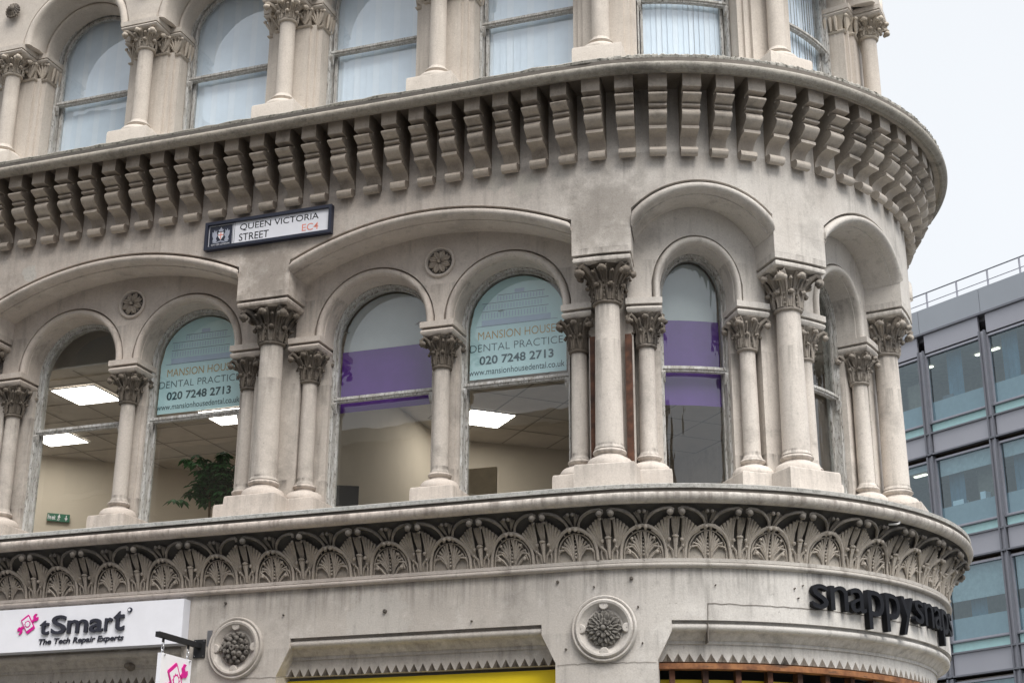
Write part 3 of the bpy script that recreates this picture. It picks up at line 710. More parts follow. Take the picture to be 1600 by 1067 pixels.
# ------------------------------------------------------------------ fascia wall and shop openings
def zf_open(c0, c1):
    def fn(s):
        a = min(s-c0, c1-s)
        if a >= .556: return -1.913
        if a >= .434: return -2.24+(a-.434)/.122*.24
        return -5.72
    return fn
segs = [(S0, CZ+.434, lambda s: -5.7)]
opens = [(CZ, CA), (CA, CB), (CB, CE+.9)]
pe = CZ
for (c0, c1) in opens:
    fn = zf_open(c0, c1)
    segs += [(c0+.434, c0+.556, fn), (c0+.556, c1-.556, lambda s: -1.913), (c1-.556, c1-.434, fn)]
    segs.append((c1-.434, c1+.434, lambda s: -5.7)) if c1 < 3 else segs.append((c1-.434, S1, lambda s: -5.7))
mb = MB(); strip_wall(mb, PT, segs, 0., -1.474); me = mb.mesh('fascia_wall', 'fascia_stone', 0); weld(me); add('wall', me, BLD)
TRI = {}
for idx, (c0, c1) in enumerate(opens):
    a0, a1 = c0+.434, c1-.434
    ss = srange(a0-.01, a1+.01, .1, .06)
    # moulding over the opening, clipped by the splayed reveals
    prof = [(-.005, -1.91), (-.045, -1.912), (-.048, -1.932)]+halfround(-.045, -1.933, -.055, -2.0, .035, 7)+[(-.075, -2.005), (-.115, -2.045), (-.13, -2.06), (-.14, -2.062), (-.14, -2.088), (-.155, -2.09)]
    mb = MB(); mb.grid([[PT(min(max(s, a0+(.122 if z > -2.0 else .122*(z+2.24)/.24)), a1-(.122 if z > -2.0 else .122*(z+2.24)/.24)), d, z) for d, z in prof] for s in ss]); build(mb, 'shop_moulding', 'fascia_stone', BLD, 40)
    mb = MB()
    for sg, e in ((1, a0), (-1, a1)):
        pts = [(e, -2.9), (e, -2.24), (e+sg*.122, -2.0), (e+sg*.122, -1.913)]
        mb = MB(); mb.grid([[PT(s, 0, z) for s, z in [(e, -5.7)]+pts], [PT(s+sg*.012, -.25, z) for s, z in [(e, -5.7)]+pts]])
        build(mb, 'reveal', 'fascia_stone', BLD, 0)
    # zigzag strip: raised ground with recessed triangles
    pitch = .0855 if idx < 2 else .0975; n = int((a1-a0-.02)/pitch); off = (a1-a0-n*pitch)/2
    mb = MB(); F, B_ = -.155, -.185; zt, za, zb = -2.09, -2.163, -2.232
    for k in range(n):
        s0 = a0+off+k*pitch; sm = s0+pitch/2; s1 = s0+pitch; g = .006
        mb.q(PT(s0, F, zt), PT(sm, F, zt), PT(sm, F, za), PT(s0+g, F, zb), PT(s0, F, zb)); mb.q(PT(sm, F, zt), PT(s1, F, zt), PT(s1, F, zb), PT(s1-g, F, zb), PT(sm, F, za))
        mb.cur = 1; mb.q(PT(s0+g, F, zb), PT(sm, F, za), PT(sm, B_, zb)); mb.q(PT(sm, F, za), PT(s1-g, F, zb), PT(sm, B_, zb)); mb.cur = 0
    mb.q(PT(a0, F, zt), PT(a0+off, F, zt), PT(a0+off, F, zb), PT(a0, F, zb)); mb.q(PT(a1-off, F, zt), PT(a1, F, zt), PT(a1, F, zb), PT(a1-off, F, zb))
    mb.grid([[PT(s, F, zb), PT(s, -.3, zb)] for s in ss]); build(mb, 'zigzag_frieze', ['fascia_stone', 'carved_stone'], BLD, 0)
# medallions
def medallion(flower):
    mb = MB(); n = 40
    def ring(prof):
        mb.grid([[(r*cos(2*pi*k/n), y, r*sin(2*pi*k/n)) for k in range(n)] for r, y in prof], True)
    ring([(.279, .0), (.278, -.02), (.268, -.034), (.255, -.03), (.250, -.022), (.246, -.036), (.232, -.048), (.215, -.044), (.205, -.03), (.19, -.02), (.165, .0), (.12, .002), (.01, .002)])
    for k in range(4):
        a = pi/2*k; c = (.195*cos(a), .195*sin(a)); rows = []
        for r, y in ((.042, -.002), (.041, -.028), (.034, -.036), (.004, -.036)): rows.append([(c[0]+r*cos(2*pi*j/16), y, c[1]+r*sin(2*pi*j/16)) for j in range(16)])
        mb.grid(rows, True)
    base = mb.mesh('medallion', 'fascia_stone', 35)
    mb = MB()
    mb.grid([[(r*cos(2*pi*k/24), y, r*sin(2*pi*k/24)) for k in range(24)] for r, y in ((.15, .0), (.13, -.006), (.02, -.006))], True)
    if flower == 0:
        for tier, (m_, r0, r1, w, y0) in enumerate(((12, .07, .155, .034, -.012), (12, .05, .13, .026, -.03), (8, .02, .085, .026, -.045))):
            for k in range(m_):
                a = 2*pi*(k+.5*(tier % 2))/m_; ca, sa = cos(a), sin(a); rows = []
                for t, ww, y in ((0, .3, 0), (.35, .9, -.012), (.7, 1, -.02), (.92, .6, -.016), (1, .1, 0)):
                    r = r0+(r1-r0)*t; rows.append([(r*ca-u*w*ww*sa, y0+y+o_, r*sa+u*w*ww*ca) for u, o_ in ((-1, .018), (-.6, .0), (0, .008), (.6, .0), (1, .018))])
                mb.grid(rows)
        ball(mb, (0, -.06, 0), .024, 12, 8)
        for k in range(6): ball(mb, (.04*cos(pi/3*k), -.05, .04*sin(pi/3*k)), .014, 8, 5)
    else:
        rnd = random.Random(4)
        for (m_, r, br, y) in ((14, .125, .026, -.015), (9, .085, .028, -.04), (5, .045, .024, -.058)):
            for k in range(m_):
                a = 2*pi*k/m_+rnd.uniform(-.1, .1); rr = r+rnd.uniform(-.008, .008)
                ball(mb, (rr*cos(a), y, rr*sin(a)), br*rnd.uniform(.85, 1.1), 8, 5, (1, .9, 1))
                ball(mb, (rr*1.08*cos(a+.12), y-.016, rr*1.08*sin(a+.12)), br*.45, 6, 4)
        mb.grid([[(r_*cos(2*pi*k/12), y, r_*sin(2*pi*k/12)) for k in range(12)] for r_, y in ((.028, -.05), (.026, -.08), (.014, -.082), (.01, -.068))], True)
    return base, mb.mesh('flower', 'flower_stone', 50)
M0 = medallion(0); M1 = medallion(1)
for s0, mm in ((CB-.005, M0), (CA+.015, M1), (CZ, M0), (CE+2.2, M0)):
    loc = PT(s0, .004, -1.975); th = 0 if s0 < ST else (s0-ST)/R if s0 < SE else ARC
    o = add('medallion', mm[0], BLD, loc, th); add('flower', mm[1], o, (0, -.003, 0))

# ------------------------------------------------------------------ upper storey
UP = [CZ, CN-.0, CA, CM, CB, CC, CD, CE]; UP = [-8.75]+UP
UW = []
for a, b_ in zip(UP, UP[1:]):
    cu = b_ > CB+.1; UW.append(((a+b_)/2, .55 if not cu else .60, 5.02, .55))
# outer wall
segs = []; 
for i, (a, h, zs, r) in enumerate(UW):
    H = .70 if a < CB else .80; p = arcpath(a, H, 4.975, .70, 30)
    if i == 0: segs.append((S0, a-H, lambda s: 4.975))
    def fn(q, p=p, a=a, H=H): return upper_env(p, 0, min(max(q, a-H+.003), a+H-.003)) or 4.975
    segs.append((a-H, a+H, fn)); nx = UW[i+1][0]-(.70 if UW[i+1][0] < CB else .80) if i < len(UW)-1 else None
    if nx: segs.append((a+H, nx, lambda s: 4.975))
    else: segs.append((a+H, S1, lambda s: 3.26))
mb = MB(); strip_wall(mb, PT, segs, -.12, 7.2, .07); me = mb.mesh('upper_wall', 'upper_stone', 0); weld(me); add('wall', me, BLD)
for (a, h, zs, r) in UW:
    H = .70 if a < CB else .80; k_ = H/.70
    mb = MB(); p = arcpath(a, H, 4.975, .70, 30)
    pr = [(0, -.12), (-.012, -.14)]+[(-.02-.045*(1-cos(t)), -.14+.05*sin(t)) for t in [pi*j/6 for j in range(7)]]+[(-.115, -.17), (-.13, -.25), (-.125, -.34), (-.115, -.40)]
    sweep(mb, PT, p, pr); build(mb, 'arch_moulding', 'upper_stone', BLD, 50)
    mb = MB(); p = arcpath(a, H-.115, 4.975, .585, 30)
    pr = [(.005, -.40), (0, -.41)]+[(-.018*(1-cos(t)), -.41+.03*sin(t)) for t in [pi*j/6 for j in range(7)]]+[(-.038, -.44), (-.036, -.62)]
    sweep(mb, PT, p, pr); build(mb, 'window_arch_moulding', 'upper_stone', BLD, 50)
for (a, h, zs, r) in UW[:-1] if False else UW: window(a, h, zs-.02, r, 3.28, 4.475, 'upper_pane', dd=.10, g=.035, g2=.068)
SHU, BAU = column_meshes(.088, .082, 3.762, 4.67, .128, .20, 3.62, 'upper_stone', 'upper_stone')
CAPU = [capital_mesh(.083, .20, .19, 'capital', 20+i, 'upper_carved_stone') for i in range(2)]
ul = [(4.865, .045), (4.87, .02), (4.88, .006), (4.895, 0), (4.908, .008), (4.915, .022), (4.92, .0), (4.974, -.002)]
def pil_leaf(mb, mp, s, d, sc=1.):
    """flat stylised leaf cluster on a pilaster capital"""
    for k in range(5):
        a = (k-2)*.42; pts = []
        for t in (0, .35, .7, 1): 
            l = .19*t*sc; pts.append(mp(s+sin(a)*l*.62, d+.008+.03*t*t, 4.69+cos(a*.6)*l*.9))
        tube(mb, pts, [.010, .016, .018, .012], 6)
        ball(mb, pts[-1], .021*sc, 7, 5)
for i, s0 in enumerate(UP):
    cu = curved(s0); mp = MC if cu else ML; k_ = 1.18 if (cu and s0 > -.1) else 1.; loc, rz = place(s0)
    x, y, _ = PT(s0, -.245, 0); c_ = add('column', SHU, BLD, (x, y, 0), rz); add('base', BAU, c_); add('capital', CAPU[i % 2], c_, (0, 0, 4.67))
    mb = MB(); rect(mb, ML, -.245, .245, -.22, .215, [(3.24, 0), (3.60, 0), (3.62, .008)]); build(mb, 'plinth', 'upper_stone', c_, 30)
    mb = MB(); rect(mb, mp, -.20*k_, .20*k_, -.62, -.36, [(3.24, 0), (4.70, 0)], 2); rect(mb, mp, -.32*k_, .32*k_, -.66, -.43, [(3.24, 0), (4.70, 0)], 2); rect(mb, mp, -.262*k_, .262*k_, -.6, -.40, [(3.24, 0), (4.70, 0)], 2)
    add('pilaster', mb.mesh('pilaster', 'upper_stone', 30), BLD, loc, rz)
    mb = MB(); nl = [(4.66, .0), (4.668, -.012), (4.68, -.016), (4.69, -.004), (4.694, .006)]
    rect(mb, mp, -.205*k_, .205*k_, -.62, -.352, nl, 2); rect(mb, mp, -.325*k_, .325*k_, -.655, -.422, nl, 2)
    rect(mb, mp, -.20*k_, .20*k_, -.62, -.36, [(4.69, .01), (4.80, .0), (4.87, -.03)], 2); rect(mb, mp, -.32*k_, .32*k_, -.655, -.43, [(4.69, .01), (4.80, .0), (4.87, -.03)], 2)
    for sx in (-.27, .27): pil_leaf(mb, mp, sx*k_, -.42)
    for sx in (-.15, .15): pil_leaf(mb, mp, sx*k_, -.35)
    for sg in (-1, 1):   # leaves on the returns
        for k in range(3):
            pts = [mp(sg*(.325+.012+.02*t)*k_, -.50-.06*k+.0*t, 4.69+.17*t) for t in (0, .4, .8, 1)]; tube(mb, pts, [.012, .018, .02, .012], 6)
    add('pilaster_capital', mb.mesh('pilaster_capital', 'upper_carved_stone', 50), BLD, loc, rz)
    mb = MB(); rect(mb, mp, -.225, .225, -.45, -.055, ul, 2); rect(mb, mp, -.36*k_, .36*k_, -.67, -.34, ul, 3)
    add('impost', mb.mesh('impost', 'upper_stone', 35), BLD, loc, rz)

def boss(s0, z0):
    mb = MB(); rnd = random.Random(2)
    for k in range(16):
        a = 2*pi*k/16; tube(mb, [(0, -.02, 0), (.05*cos(a), -.07, .05*sin(a)), (.085*cos(a), -.05, .085*sin(a)-.02)], [.014, .02, .014], 5); ball(mb, (.08*cos(a), -.055, .08*sin(a)-.02), .02, 6, 4)
    ball(mb, (0, -.06, -.0), .05, 8, 6); add('carved_boss', mb.mesh('carved_boss', 'carved_stone', 50), BLD, PT(s0, -.12, z0), max(0, (s0-ST)/R) if s0 > ST else 0)
for s0 in UP[1:]: boss(s0+.02, 5.46)
# vertical blinds behind the upper windows
def blinds(a, h, lab):
    t = thing('vertical_blind', lab, 'blind', (0, 0, 0), 0., 'vertical blinds in the upper windows'); w = .074; s = a-h+.03; k = 0
    mb = MB(); mb.box(a-h, a+h, -.73, -.76, 5.5, 5.54, PT); build(mb, 'rail', 'white_paint', t, 0)
    while s < a+h-.02:
        tw = random.uniform(-.005, .007); mb = MB()
        top = 5.50
        mb.grid([[PT(s, -.728+tw*.5, z), PT(s+w*.5, -.731, z), PT(s+w+.001, -.735-tw*.5, z)] for z in (3.3, 4.4, top)])
        me = mb.mesh('slat', 'blind' if k % 3 else 'blind_light', 0); add('slat', me, t); s += w; k += 1
UL = ['white vertical blind behind the upper window at the far left edge', 'white vertical blind in the first full upper window from the left', 'white vertical blind in the arched upper window above the street name sign', 'white vertical blind in the upper window with a dark curved reflection', 'white vertical blind in the upper window left of the wide pier top', 'white vertical blind in the flat upper window at the start of the rounded corner', 'white vertical blind in the narrow upper window nearest the right edge of the building', 'white vertical blind in an upper window round the corner']
UL = ['white vertical blind cut off by the far left edge', 'white vertical blind in the first full upper window from the left', 'white vertical blind in upper window left of the street name sign', 'white vertical blind in upper window right of the street name sign', 'white vertical blind in the middle upper window above the twin arches', 'white vertical blind behind the last straight upper window before the curve', 'white vertical blind in the upper window at the crown of the curved cornice', 'white vertical blind in the narrow upper window at the right end', 'white vertical blind round the corner']
for i, (a, h, zs, r) in enumerate(UW[:8]):
    if i == 0: continue
    blinds(a, h, UL[i])
# upper room shell (dark room behind blinds)
mb = MB(); mb.grid([[PT(s, -.92, 3.28), PT(s, -1.6, 3.28), PT(s, -1.6, 6), PT(s, -.92, 6)] for s in srange(S0, SE, .3, .15)]); build(mb, 'room_wall', 'room_wall', BLD, 0)

# ------------------------------------------------------------------ first-floor rooms
CEIL = 1.3
rm = MB()
def wall2(mb, x0, y0, x1, y1, z0, z1, t=.06):
    d = Vector((x1-x0, y1-y0, 0)).normalized(); nn = Vector((-d.y, d.x, 0))*t
    c = [(x0, y0), (x1, y1), (x1+nn.x, y1+nn.y), (x0+nn.x, y0+nn.y)]
    a = [(x, y, z0) for x, y in c]; b_ = [(x, y, z1) for x, y in c]; mb.grid([a, b_], True); mb.cap(a); mb.cap(b_)
wall2(rm, -9.6, 2.91, -6.6, 5.62, -1, CEIL); wall2(rm, -6.6, 5.62, -3.45, 4.7, -1, CEIL); wall2(rm, -3.45, .92, -3.45, 4.7, -1, CEIL); wall2(rm, -3.45, 4.71, -.5, 6.93, -1, CEIL)
wall2(rm, -9.6, .9, -9.6, 2.9, -1, CEIL); wall2(rm, -.5, 6.93, 1.6, 4.7, -1, CEIL)
build(rm, 'room_wall', 'room_wall', BLD, 0)
def slab(nm, mat, z0, z1, inset):
    pts = [PT(s, -inset, 0) for s in srange(-9.6, SE, .3, .15)]; poly = [(p[0], p[1]) for p in pts]+[(-.5, 7.2), (-9.6, 7.2)]
    mb = MB(); a = [(x, y, z0) for x, y in poly]; b_ = [(x, y, z1) for x, y in poly]; mb.q(*a); mb.q(*b_); mb.grid([a, b_], True); return build(mb, nm, mat, BLD, 0)
slab('room_floor', 'room_floor', -1.3, -1.0, .84); slab('room_ceiling', 'room_ceiling', CEIL, CEIL+.02, .90)
slab('upper_floor', 'room_floor', 2.4, 3.1, .5)
mb = MB(); mb.grid([[PT(s, -1.15, z) for z in (CEIL-.02, 2.35)] for s in srange(-9.4, SE, .3, .15)]); build(mb, 'ceiling_upstand', 'room_wall', BLD, 0)
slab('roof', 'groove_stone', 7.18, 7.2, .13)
# ceiling grid rails
mb = MB(); Rg = math.radians(43)
for k in range(-14, 14):
    for ax in (0, 1):
        o_ = k*.61; ca, sa = cos(Rg+ax*pi/2), sin(Rg+ax*pi/2); px, py = -2.43+(-sa)*o_-.22*0, 3.82+ca*o_
        for t in range(-12, 12):
            x0, y0 = px+ca*t*.61, py+sa*t*.61; xm, ym = x0+ca*.3, y0+sa*.3
            if -3.38 < xm < 1.4 and ym > .96+max(0, xm)*.9 and ym < 4.7+(xm+3.45)*.752-.1 and ym < 4.65+(1.6-xm)*1.0 :
                w = .012; mb.q(*[(x0+ca*l-sa*q, y0+sa*l+ca*q, CEIL-.004) for l, q in ((0, -w), (.61, -w), (.61, w), (0, w))])
for k in range(12):
    x = -9.4+.6*k+.12
    if x < -3.5: mb.q((x-.012, .95, CEIL-.004), (x+.012, .95, CEIL-.004), (x+.012, 5.2, CEIL-.004), (x-.012, 5.2, CEIL-.004))
for k in range(7):
    y = 1.4+.6*k-.03; x1 = -3.5; x0 = -9.5+max(0, (y-2.9)*1.1); mb.q((x0, y-.012, CEIL-.0045), (x1, y-.012, CEIL-.0045), (x1, y+.012, CEIL-.0045), (x0, y+.012, CEIL-.0045))
build(mb, 'ceiling_grid', 'ceiling_rail', BLD, 0, kind='stuff')
def led(cx, cy, ang, lab):
    t = thing('ceiling_light', lab, 'ceiling light', (cx, cy, CEIL), ang, 'square light panels in the office ceiling')
    mb = MB(); w = .3
    for x0, x1, y0, y1 in ((-w, w, -w, -w+.02), (-w, w, w-.02, w), (-w, -w+.02, -w+.02, w-.02), (w-.02, w, -w+.02, w-.02)): mb.box(x0, x1, y0, y1, -.02, -.006)
    build(mb, 'frame', 'white_paint', t, 0)
    mb = MB(); mb.q((-w+.02, -w+.02, -.012), (w-.02, -w+.02, -.012), (w-.02, w-.02, -.012), (-w+.02, w-.02, -.012)); build(mb, 'diffuser', 'lamp_panel', t, 0)
led(-6.63, 1.73, 0, 'bright square ceiling light seen high in the leftmost arched window')
led(-8.0, 3.1, 0, 'bright square ceiling light below the rail of the leftmost arched window')
led(-2.64, 4.04, Rg, 'bright square ceiling light in the window below the second aqua poster')
led(-5.47, 2.98, 0, 'bright ceiling light behind the bottom of the left aqua poster')

# ------------------------------------------------------------------ flat lettering
def glyphs(body, bold=0., extrude=0., shear=0.):
    cu = bpy.data.curves.new('t', 'FONT'); cu.body = body; cu.size = 1; cu.offset = bold; cu.extrude = extrude; cu.shear = shear; cu.resolution_u = 4
    ob = bpy.data.objects.new('t', cu); COL.objects.link(ob); dg = bpy.context.evaluated_depsgraph_get(); dg.update()
    me = bpy.data.meshes.new_from_object(ob.evaluated_get(dg)); COL.objects.unlink(ob); bpy.data.objects.remove(ob); bpy.data.curves.remove(cu)
    return me
def letter(name, body, s0, s1, z0, z1, d, mat, parent=None, bold=0., depth=0., shear=0., mp=PT, skew=0.):
    me = glyphs(body, bold, .05 if depth else 0, shear); xs = [v.co.x for v in me.vertices]; ys = [v.co.y for v in me.vertices]; zs_ = [v.co.z for v in me.vertices]
    x0, x1, y0, y1 = min(xs), max(xs), min(ys), max(ys); q0, q1 = min(zs_), max(zs_)
    for v in me.vertices:
        s = s0+(v.co.x-x0)/(x1-x0)*(s1-s0); z = z0+(v.co.y-y0)/(y1-y0)*(z1-z0); dd = d+((v.co.z-q0)/(q1-q0)*depth if depth else 0)
        v.co = mp(s, dd, z)
    me.materials.clear(); me.materials.append(MATS[mat]); me.name = name
    return add(name, me, parent)
def poly(name, pts, d, mat, parent, depth=0., mp=PT):
    """flat shape from (s, z) outline, with optional depth"""
    mb = MB(); a = [mp(s, d+depth, z) for s, z in pts]; mb.q(*a)
    if depth: b_ = [mp(s, d, z) for s, z in pts]; mb.grid([a, b_], True)
    return build(mb, name, mat, parent, 0)
def rectp(s0, s1, z0, z1): return [(s0, z0), (s1, z0), (s1, z1), (s0, z1)]
def rot(pts, c, a): return [(c[0]+(x*cos(a)-y*sin(a)), c[1]+(x*sin(a)+y*cos(a))) for x, y in pts]
def circ(r, n=16, r2=None): return [((r if (k % 2 == 0 or r2 is None) else r2)*cos(2*pi*k/n), (r if (k % 2 == 0 or r2 is None) else r2)*sin(2*pi*k/n)) for k in range(n)]

# window posters (vinyl film on the inside of the upper panes)
def film(ws, left, full):
    a, h, zs, r = ws; lab = 'aqua poster in the arched window on the left, partly hidden behind a column' if left else 'aqua dental practice poster in the middle arched window, fully readable'
    t = thing('window_poster', lab, 'poster', PT(a, -.77, .6), 0, 'aqua posters in the arched windows'); P0 = Vector(PT(a, -.77, .6))
    mp = lambda s, d, z: tuple(Vector(PT(s, d, z))-P0)
    hh = h-.06; mb = MB(); n = 24; zb = .612
    for k in range(n):
        s0, s1 = a-hh+2*hh*k/n, a-hh+2*hh*(k+1)/n; f = lambda s: zs+(r-.06)*sqrt(max(0, 1-((s-a)/hh)**2))
        mb.q(mp(s0, -.772, zb), mp(s1, -.772, zb), mp(s1, -.772, f(s1)), mp(s0, -.772, f(s0)))
    build(mb, 'sheet', 'film_aqua', t, 0)
    D = -.7695; o_ = a+1.066
    X = lambda s: s+o_
    letter('lettering', 'MANSION HOUSE', X(-1.475), X(-.685), 1.015, 1.098, D, 'film_gold', t, mp=mp, bold=-.004)
    letter('lettering', 'DENTAL PRACTICE', X(-1.557), X(-.607), .893, .968, D, 'film_text', t, mp=mp, bold=-.012)
    letter('lettering', '020 7248 2713', X(-1.458), X(-.702), .757, .845, D, 'film_text', t, mp=mp, bold=.022)
    letter('lettering', 'www.mansionhousedental.co.uk', X(-1.567), X(-.592), .655, .718, D, 'film_text', t, mp=mp, bold=.003)
    poly('rule', rectp(X(-1.5), X(-.66), 1.150, 1.154), D, 'film_line', t, mp=mp)
    # line drawing of an office block
    poly('drawing_base', rectp(X(-1.44), X(-.73), 1.156, 1.215), D, 'film_lilac', t, mp=mp)
    for z in (1.30, 1.385): poly('drawing_line', rectp(X(-1.44), X(-.75), z, z+.005), D, 'film_line', t, mp=mp)
    for k in range(22): poly('drawing_line', rectp(X(-1.435+.031*k), X(-1.426+.031*k), 1.23, 1.285), D, 'film_lilac', t, mp=mp)
    for k in range(20): poly('drawing_line', rectp(X(-1.42+.031*k), X(-1.412+.031*k), 1.32, 1.37), D, 'film_lilac', t, mp=mp)
    for k in range(16): poly('drawing_line', rectp(X(-1.28+.031*k), X(-1.27+.031*k), 1.405, 1.45), D, 'film_lilac', t, mp=mp)
    poly('drawing_line', rectp(X(-1.28), X(-.79), 1.46, 1.465), D, 'film_line', t, mp=mp); poly('drawing_line', rectp(X(-1.1), X(-1.0), 1.47, 1.51), D, 'film_lilac', t, mp=mp)
film(WINS[1], True, True); film(WINS[3], False, True)
# purple film strips
def purple(ws, z0, z1, lab):
    a, h, zs, r = ws; mb = MB(); n = 12; hh = h-.035
    mb.grid([[PT(a-hh+2*hh*k/n, -.84, z0), PT(a-hh+2*hh*k/n, -.84, z1)] for k in range(n+1)]); o = build(mb, 'purple_screen', 'purple', None, 0); o['label'] = lab; o['category'] = 'screen'; o['group'] = 'screens inside the arched windows'
purple(WINS[2], .44, 1.08, 'deep purple screen across the arched window right of the big left pier')
purple(WINS[4], .22, 1.06, 'deep purple screen in the narrow window at the start of the rounded corner')

def pale(ws, z0, lab):
    a, h, zs, r = ws; mb = MB(); n = 24; hh = h-.035
    f = lambda s: zs+(r-.035)*sqrt(max(0, 1-((s-a)/hh)**2))
    for k in range(n): s0, s1 = a-hh+2*hh*k/n, a-hh+2*hh*(k+1)/n; mb.q(PT(s0, -.86, z0), PT(s1, -.86, z0), PT(s1, -.86, max(z0, f(s1))), PT(s0, -.86, max(z0, f(s0))))
    o = build(mb, 'frosted_screen', 'frosted', None, 0); o['label'] = lab; o['category'] = 'screen'; o['group'] = 'screens inside the arched windows'
pale(WINS[2], 1.084, 'pale frosted screen above the purple one, right of the big left pier'); pale(WINS[4], 1.064, 'pale frosted screen above the purple one in the narrow corner window')
# ------------------------------------------------------------------ street name sign
t = thing('street_name_sign', 'white street name sign with dark frame reading QUEEN VICTORIA STREET EC4', 'sign', (-3.46, .08, 2.19)); T0 = Vector((-3.46, .08, 2.19))
mpS = lambda s, d, z: (s-T0.x, -d-T0.y, z-T0.z)
sx0, sx1, sz0, sz1 = -4.175, -2.755, 2.04, 2.343
mb = MB(); mb.box(sx0+.03, sx1-.03, -.079, -.045, sz0+.03, sz1-.03, mpS); build(mb, 'plate', 'sign_white', t, 0)
mb = MB()
for b_ in ((sx0, sx1, sz0, sz0+.032), (sx0, sx1, sz1-.032, sz1), (sx0, sx0+.032, sz0+.032, sz1-.032), (sx1-.032, sx1, sz0+.032, sz1-.032)): mb.box(b_[0], b_[1], -.079, -.018, b_[2], b_[3], mpS)
build(mb, 'frame', 'navy', t, 0)
poly('crest_panel', rectp(sx0+.036, -3.862, sz0+.036, sz1-.036), -.044, 'navy', t, .001, mpS)
for rr in (rectp(sx0+.04, -3.866, sz0+.04, sz0+.044), rectp(sx0+.04, -3.866, sz1-.044, sz1-.04), rectp(sx0+.04, sx0+.044, sz0+.044, sz1-.044), rectp(-3.87, -3.866, sz0+.044, sz1-.044)): poly('crest_border', rr, -.042, 'sign_white', t, .0005, mpS)
poly('divider', rectp(-3.848, -3.844, sz0+.032, sz1-.032), -.0445, 'charcoal', t, .001, mpS)
cx, cz = -4.0, 2.185
poly('shield', [(cx-.03, cz+.04), (cx+.03, cz+.04), (cx+.03, cz-.005), (cx, cz-.045), (cx-.03, cz-.005)], -.041, 'sign_white', t, .0005, mpS)
poly('cross', rectp(cx-.005, cx+.005, cz-.035, cz+.04), -.040, 'postcode_red', t, .0005, mpS); poly('cross', rectp(cx-.03, cx+.03, cz+.006, cz+.016), -.0392, 'postcode_red', t, .0005, mpS)
for sg in (-1, 1):
    poly('supporter', [(cx+sg*x, cz+z) for x, z in ((.036, .01), (.05, .04), (.045, .07), (.062, .05), (.075, .075), (.085, .045), (.10, .055), (.098, .01), (.085, -.02), (.095, -.05), (.06, -.06), (.04, -.05), (.055, -.02))], -.0415, 'crest_grey', t, .0005, mpS)
    poly('scroll', [(cx+sg*x, cz+z) for x, z in ((.0, -.05), (.04, -.062), (.09, -.056), (.088, -.066), (.04, -.074), (0, -.064))], -.0405, 'crest_grey', t, .0005, mpS)
poly('helm', [(cx-.022, cz+.048), (cx+.022, cz+.048), (cx+.03, cz+.068), (cx+.012, cz+.075), (cx, cz+.10), (cx-.012, cz+.075), (cx-.03, cz+.068)], -.041, 'crest_grey', t, .0005, mpS)
letter('lettering', 'CITY OF LONDON', cx-.105, cx+.105, 2.087, 2.103, -.0405, 'sign_white', t, mp=mpS, bold=.01)
letter('lettering', 'QUEEN VICTORIA', -3.785, -2.905, 2.205, 2.285, -.0435, 'letter_black', t, mp=mpS, bold=.002)
letter('lettering', 'STREET', -3.79, -3.455, 2.098, 2.178, -.0435, 'letter_black', t, mp=mpS, bold=.002)
letter('lettering', 'EC4', -3.085, -2.905, 2.105, 2.18, -.0435, 'postcode_red', t, mp=mpS, bold=.004)

# ------------------------------------------------------------------ tSmart sign box
t = thing('shop_sign', 'long white lightbox sign with tSmart lettering and magenta icon', 'sign', (-5.6, 0, -1.72)); T1 = Vector((-5.6, 0, -1.72))
mpT = lambda s, d, z: (s-T1.x, -d-T1.y, z-T1.z)
mb = MB(); mb.box(-7.6, -3.992, .003, .115, -1.925, -1.515, mpT); build(mb, 'case', 'sign_side', t, 0)
mb = MB(); mb.box(-7.6, -3.995, .1155, .121, -1.922, -1.518, mpT); build(mb, 'face', 'sign_white', t, 0)
D = .1215
for ch_, q0, q1, y0, y1 in (('t', -5.526, -5.424, -1.776, -1.64), ('S', -5.40, -5.236, -1.778, -1.60), ('m', -5.222, -4.995, -1.775, -1.652), ('a', -4.98, -4.83, -1.778, -1.652), ('r', -4.812, -4.73, -1.775, -1.652), ('t', -4.72, -4.60, -1.778, -1.595)):
    letter('lettering', ch_, q0, q1, y0, y1, D, 'charcoal', t, bold=.014, depth=.02, mp=mpT)
letter('lettering', 'The Tech Repair Experts', -5.53, -4.60, -1.882, -1.812, D, 'charcoal', t, bold=.02, depth=.008, shear=.15, mp=mpT)
poly('trademark_dot', [(-4.555+x, -1.59+z) for x, z in circ(.023, 14)], D, 'navy', t, .015, mpT); poly('trademark_dot', [(-4.558+x, -1.59+z) for x, z in circ(.013, 12)], D+.0155, 'sign_white', t, .002, mpT)
def icon(cx, cz, k, d, mp, t):
    A = math.radians(33); c = (cx, cz)
    poly('icon_phone', rot([(x*k, y*k) for x, y in ((-.045, -.085), (.045, -.085), (.052, -.078), (.052, .078), (.045, .085), (-.045, .085), (-.052, .078), (-.052, -.078))], c, A), d, 'magenta', t, .008, mp)
    poly('icon_screen', rot([(x*k, y*k) for x, y in ((-.042, -.055), (.042, -.055), (.042, .065), (-.042, .065))], c, A), d+.0085, 'sign_white', t, .001, mp)
    poly('icon_gear', [(cx+x*k, cz+y*k) for x, y in circ(.040, 20, .031)], d+.010, 'magenta', t, .001, mp)
    poly('icon_gear', [(cx+x*k, cz+y*k) for x, y in circ(.024, 16)], d+.0115, 'sign_white', t, .001, mp)
    for sg in (1, -1):
        w = [(.045, .035), (.062, .05), (.055, .075), (.075, .10), (.10, .098), (.082, .078), (.092, .06), (.115, .068), (.118, .045), (.10, .025), (.078, .027), (.062, .015)]
        poly('icon_wrench', [(cx+sg*x*k, cz+sg*y*k) for x, y in w], d+.002, 'magenta', t, .008, mp)
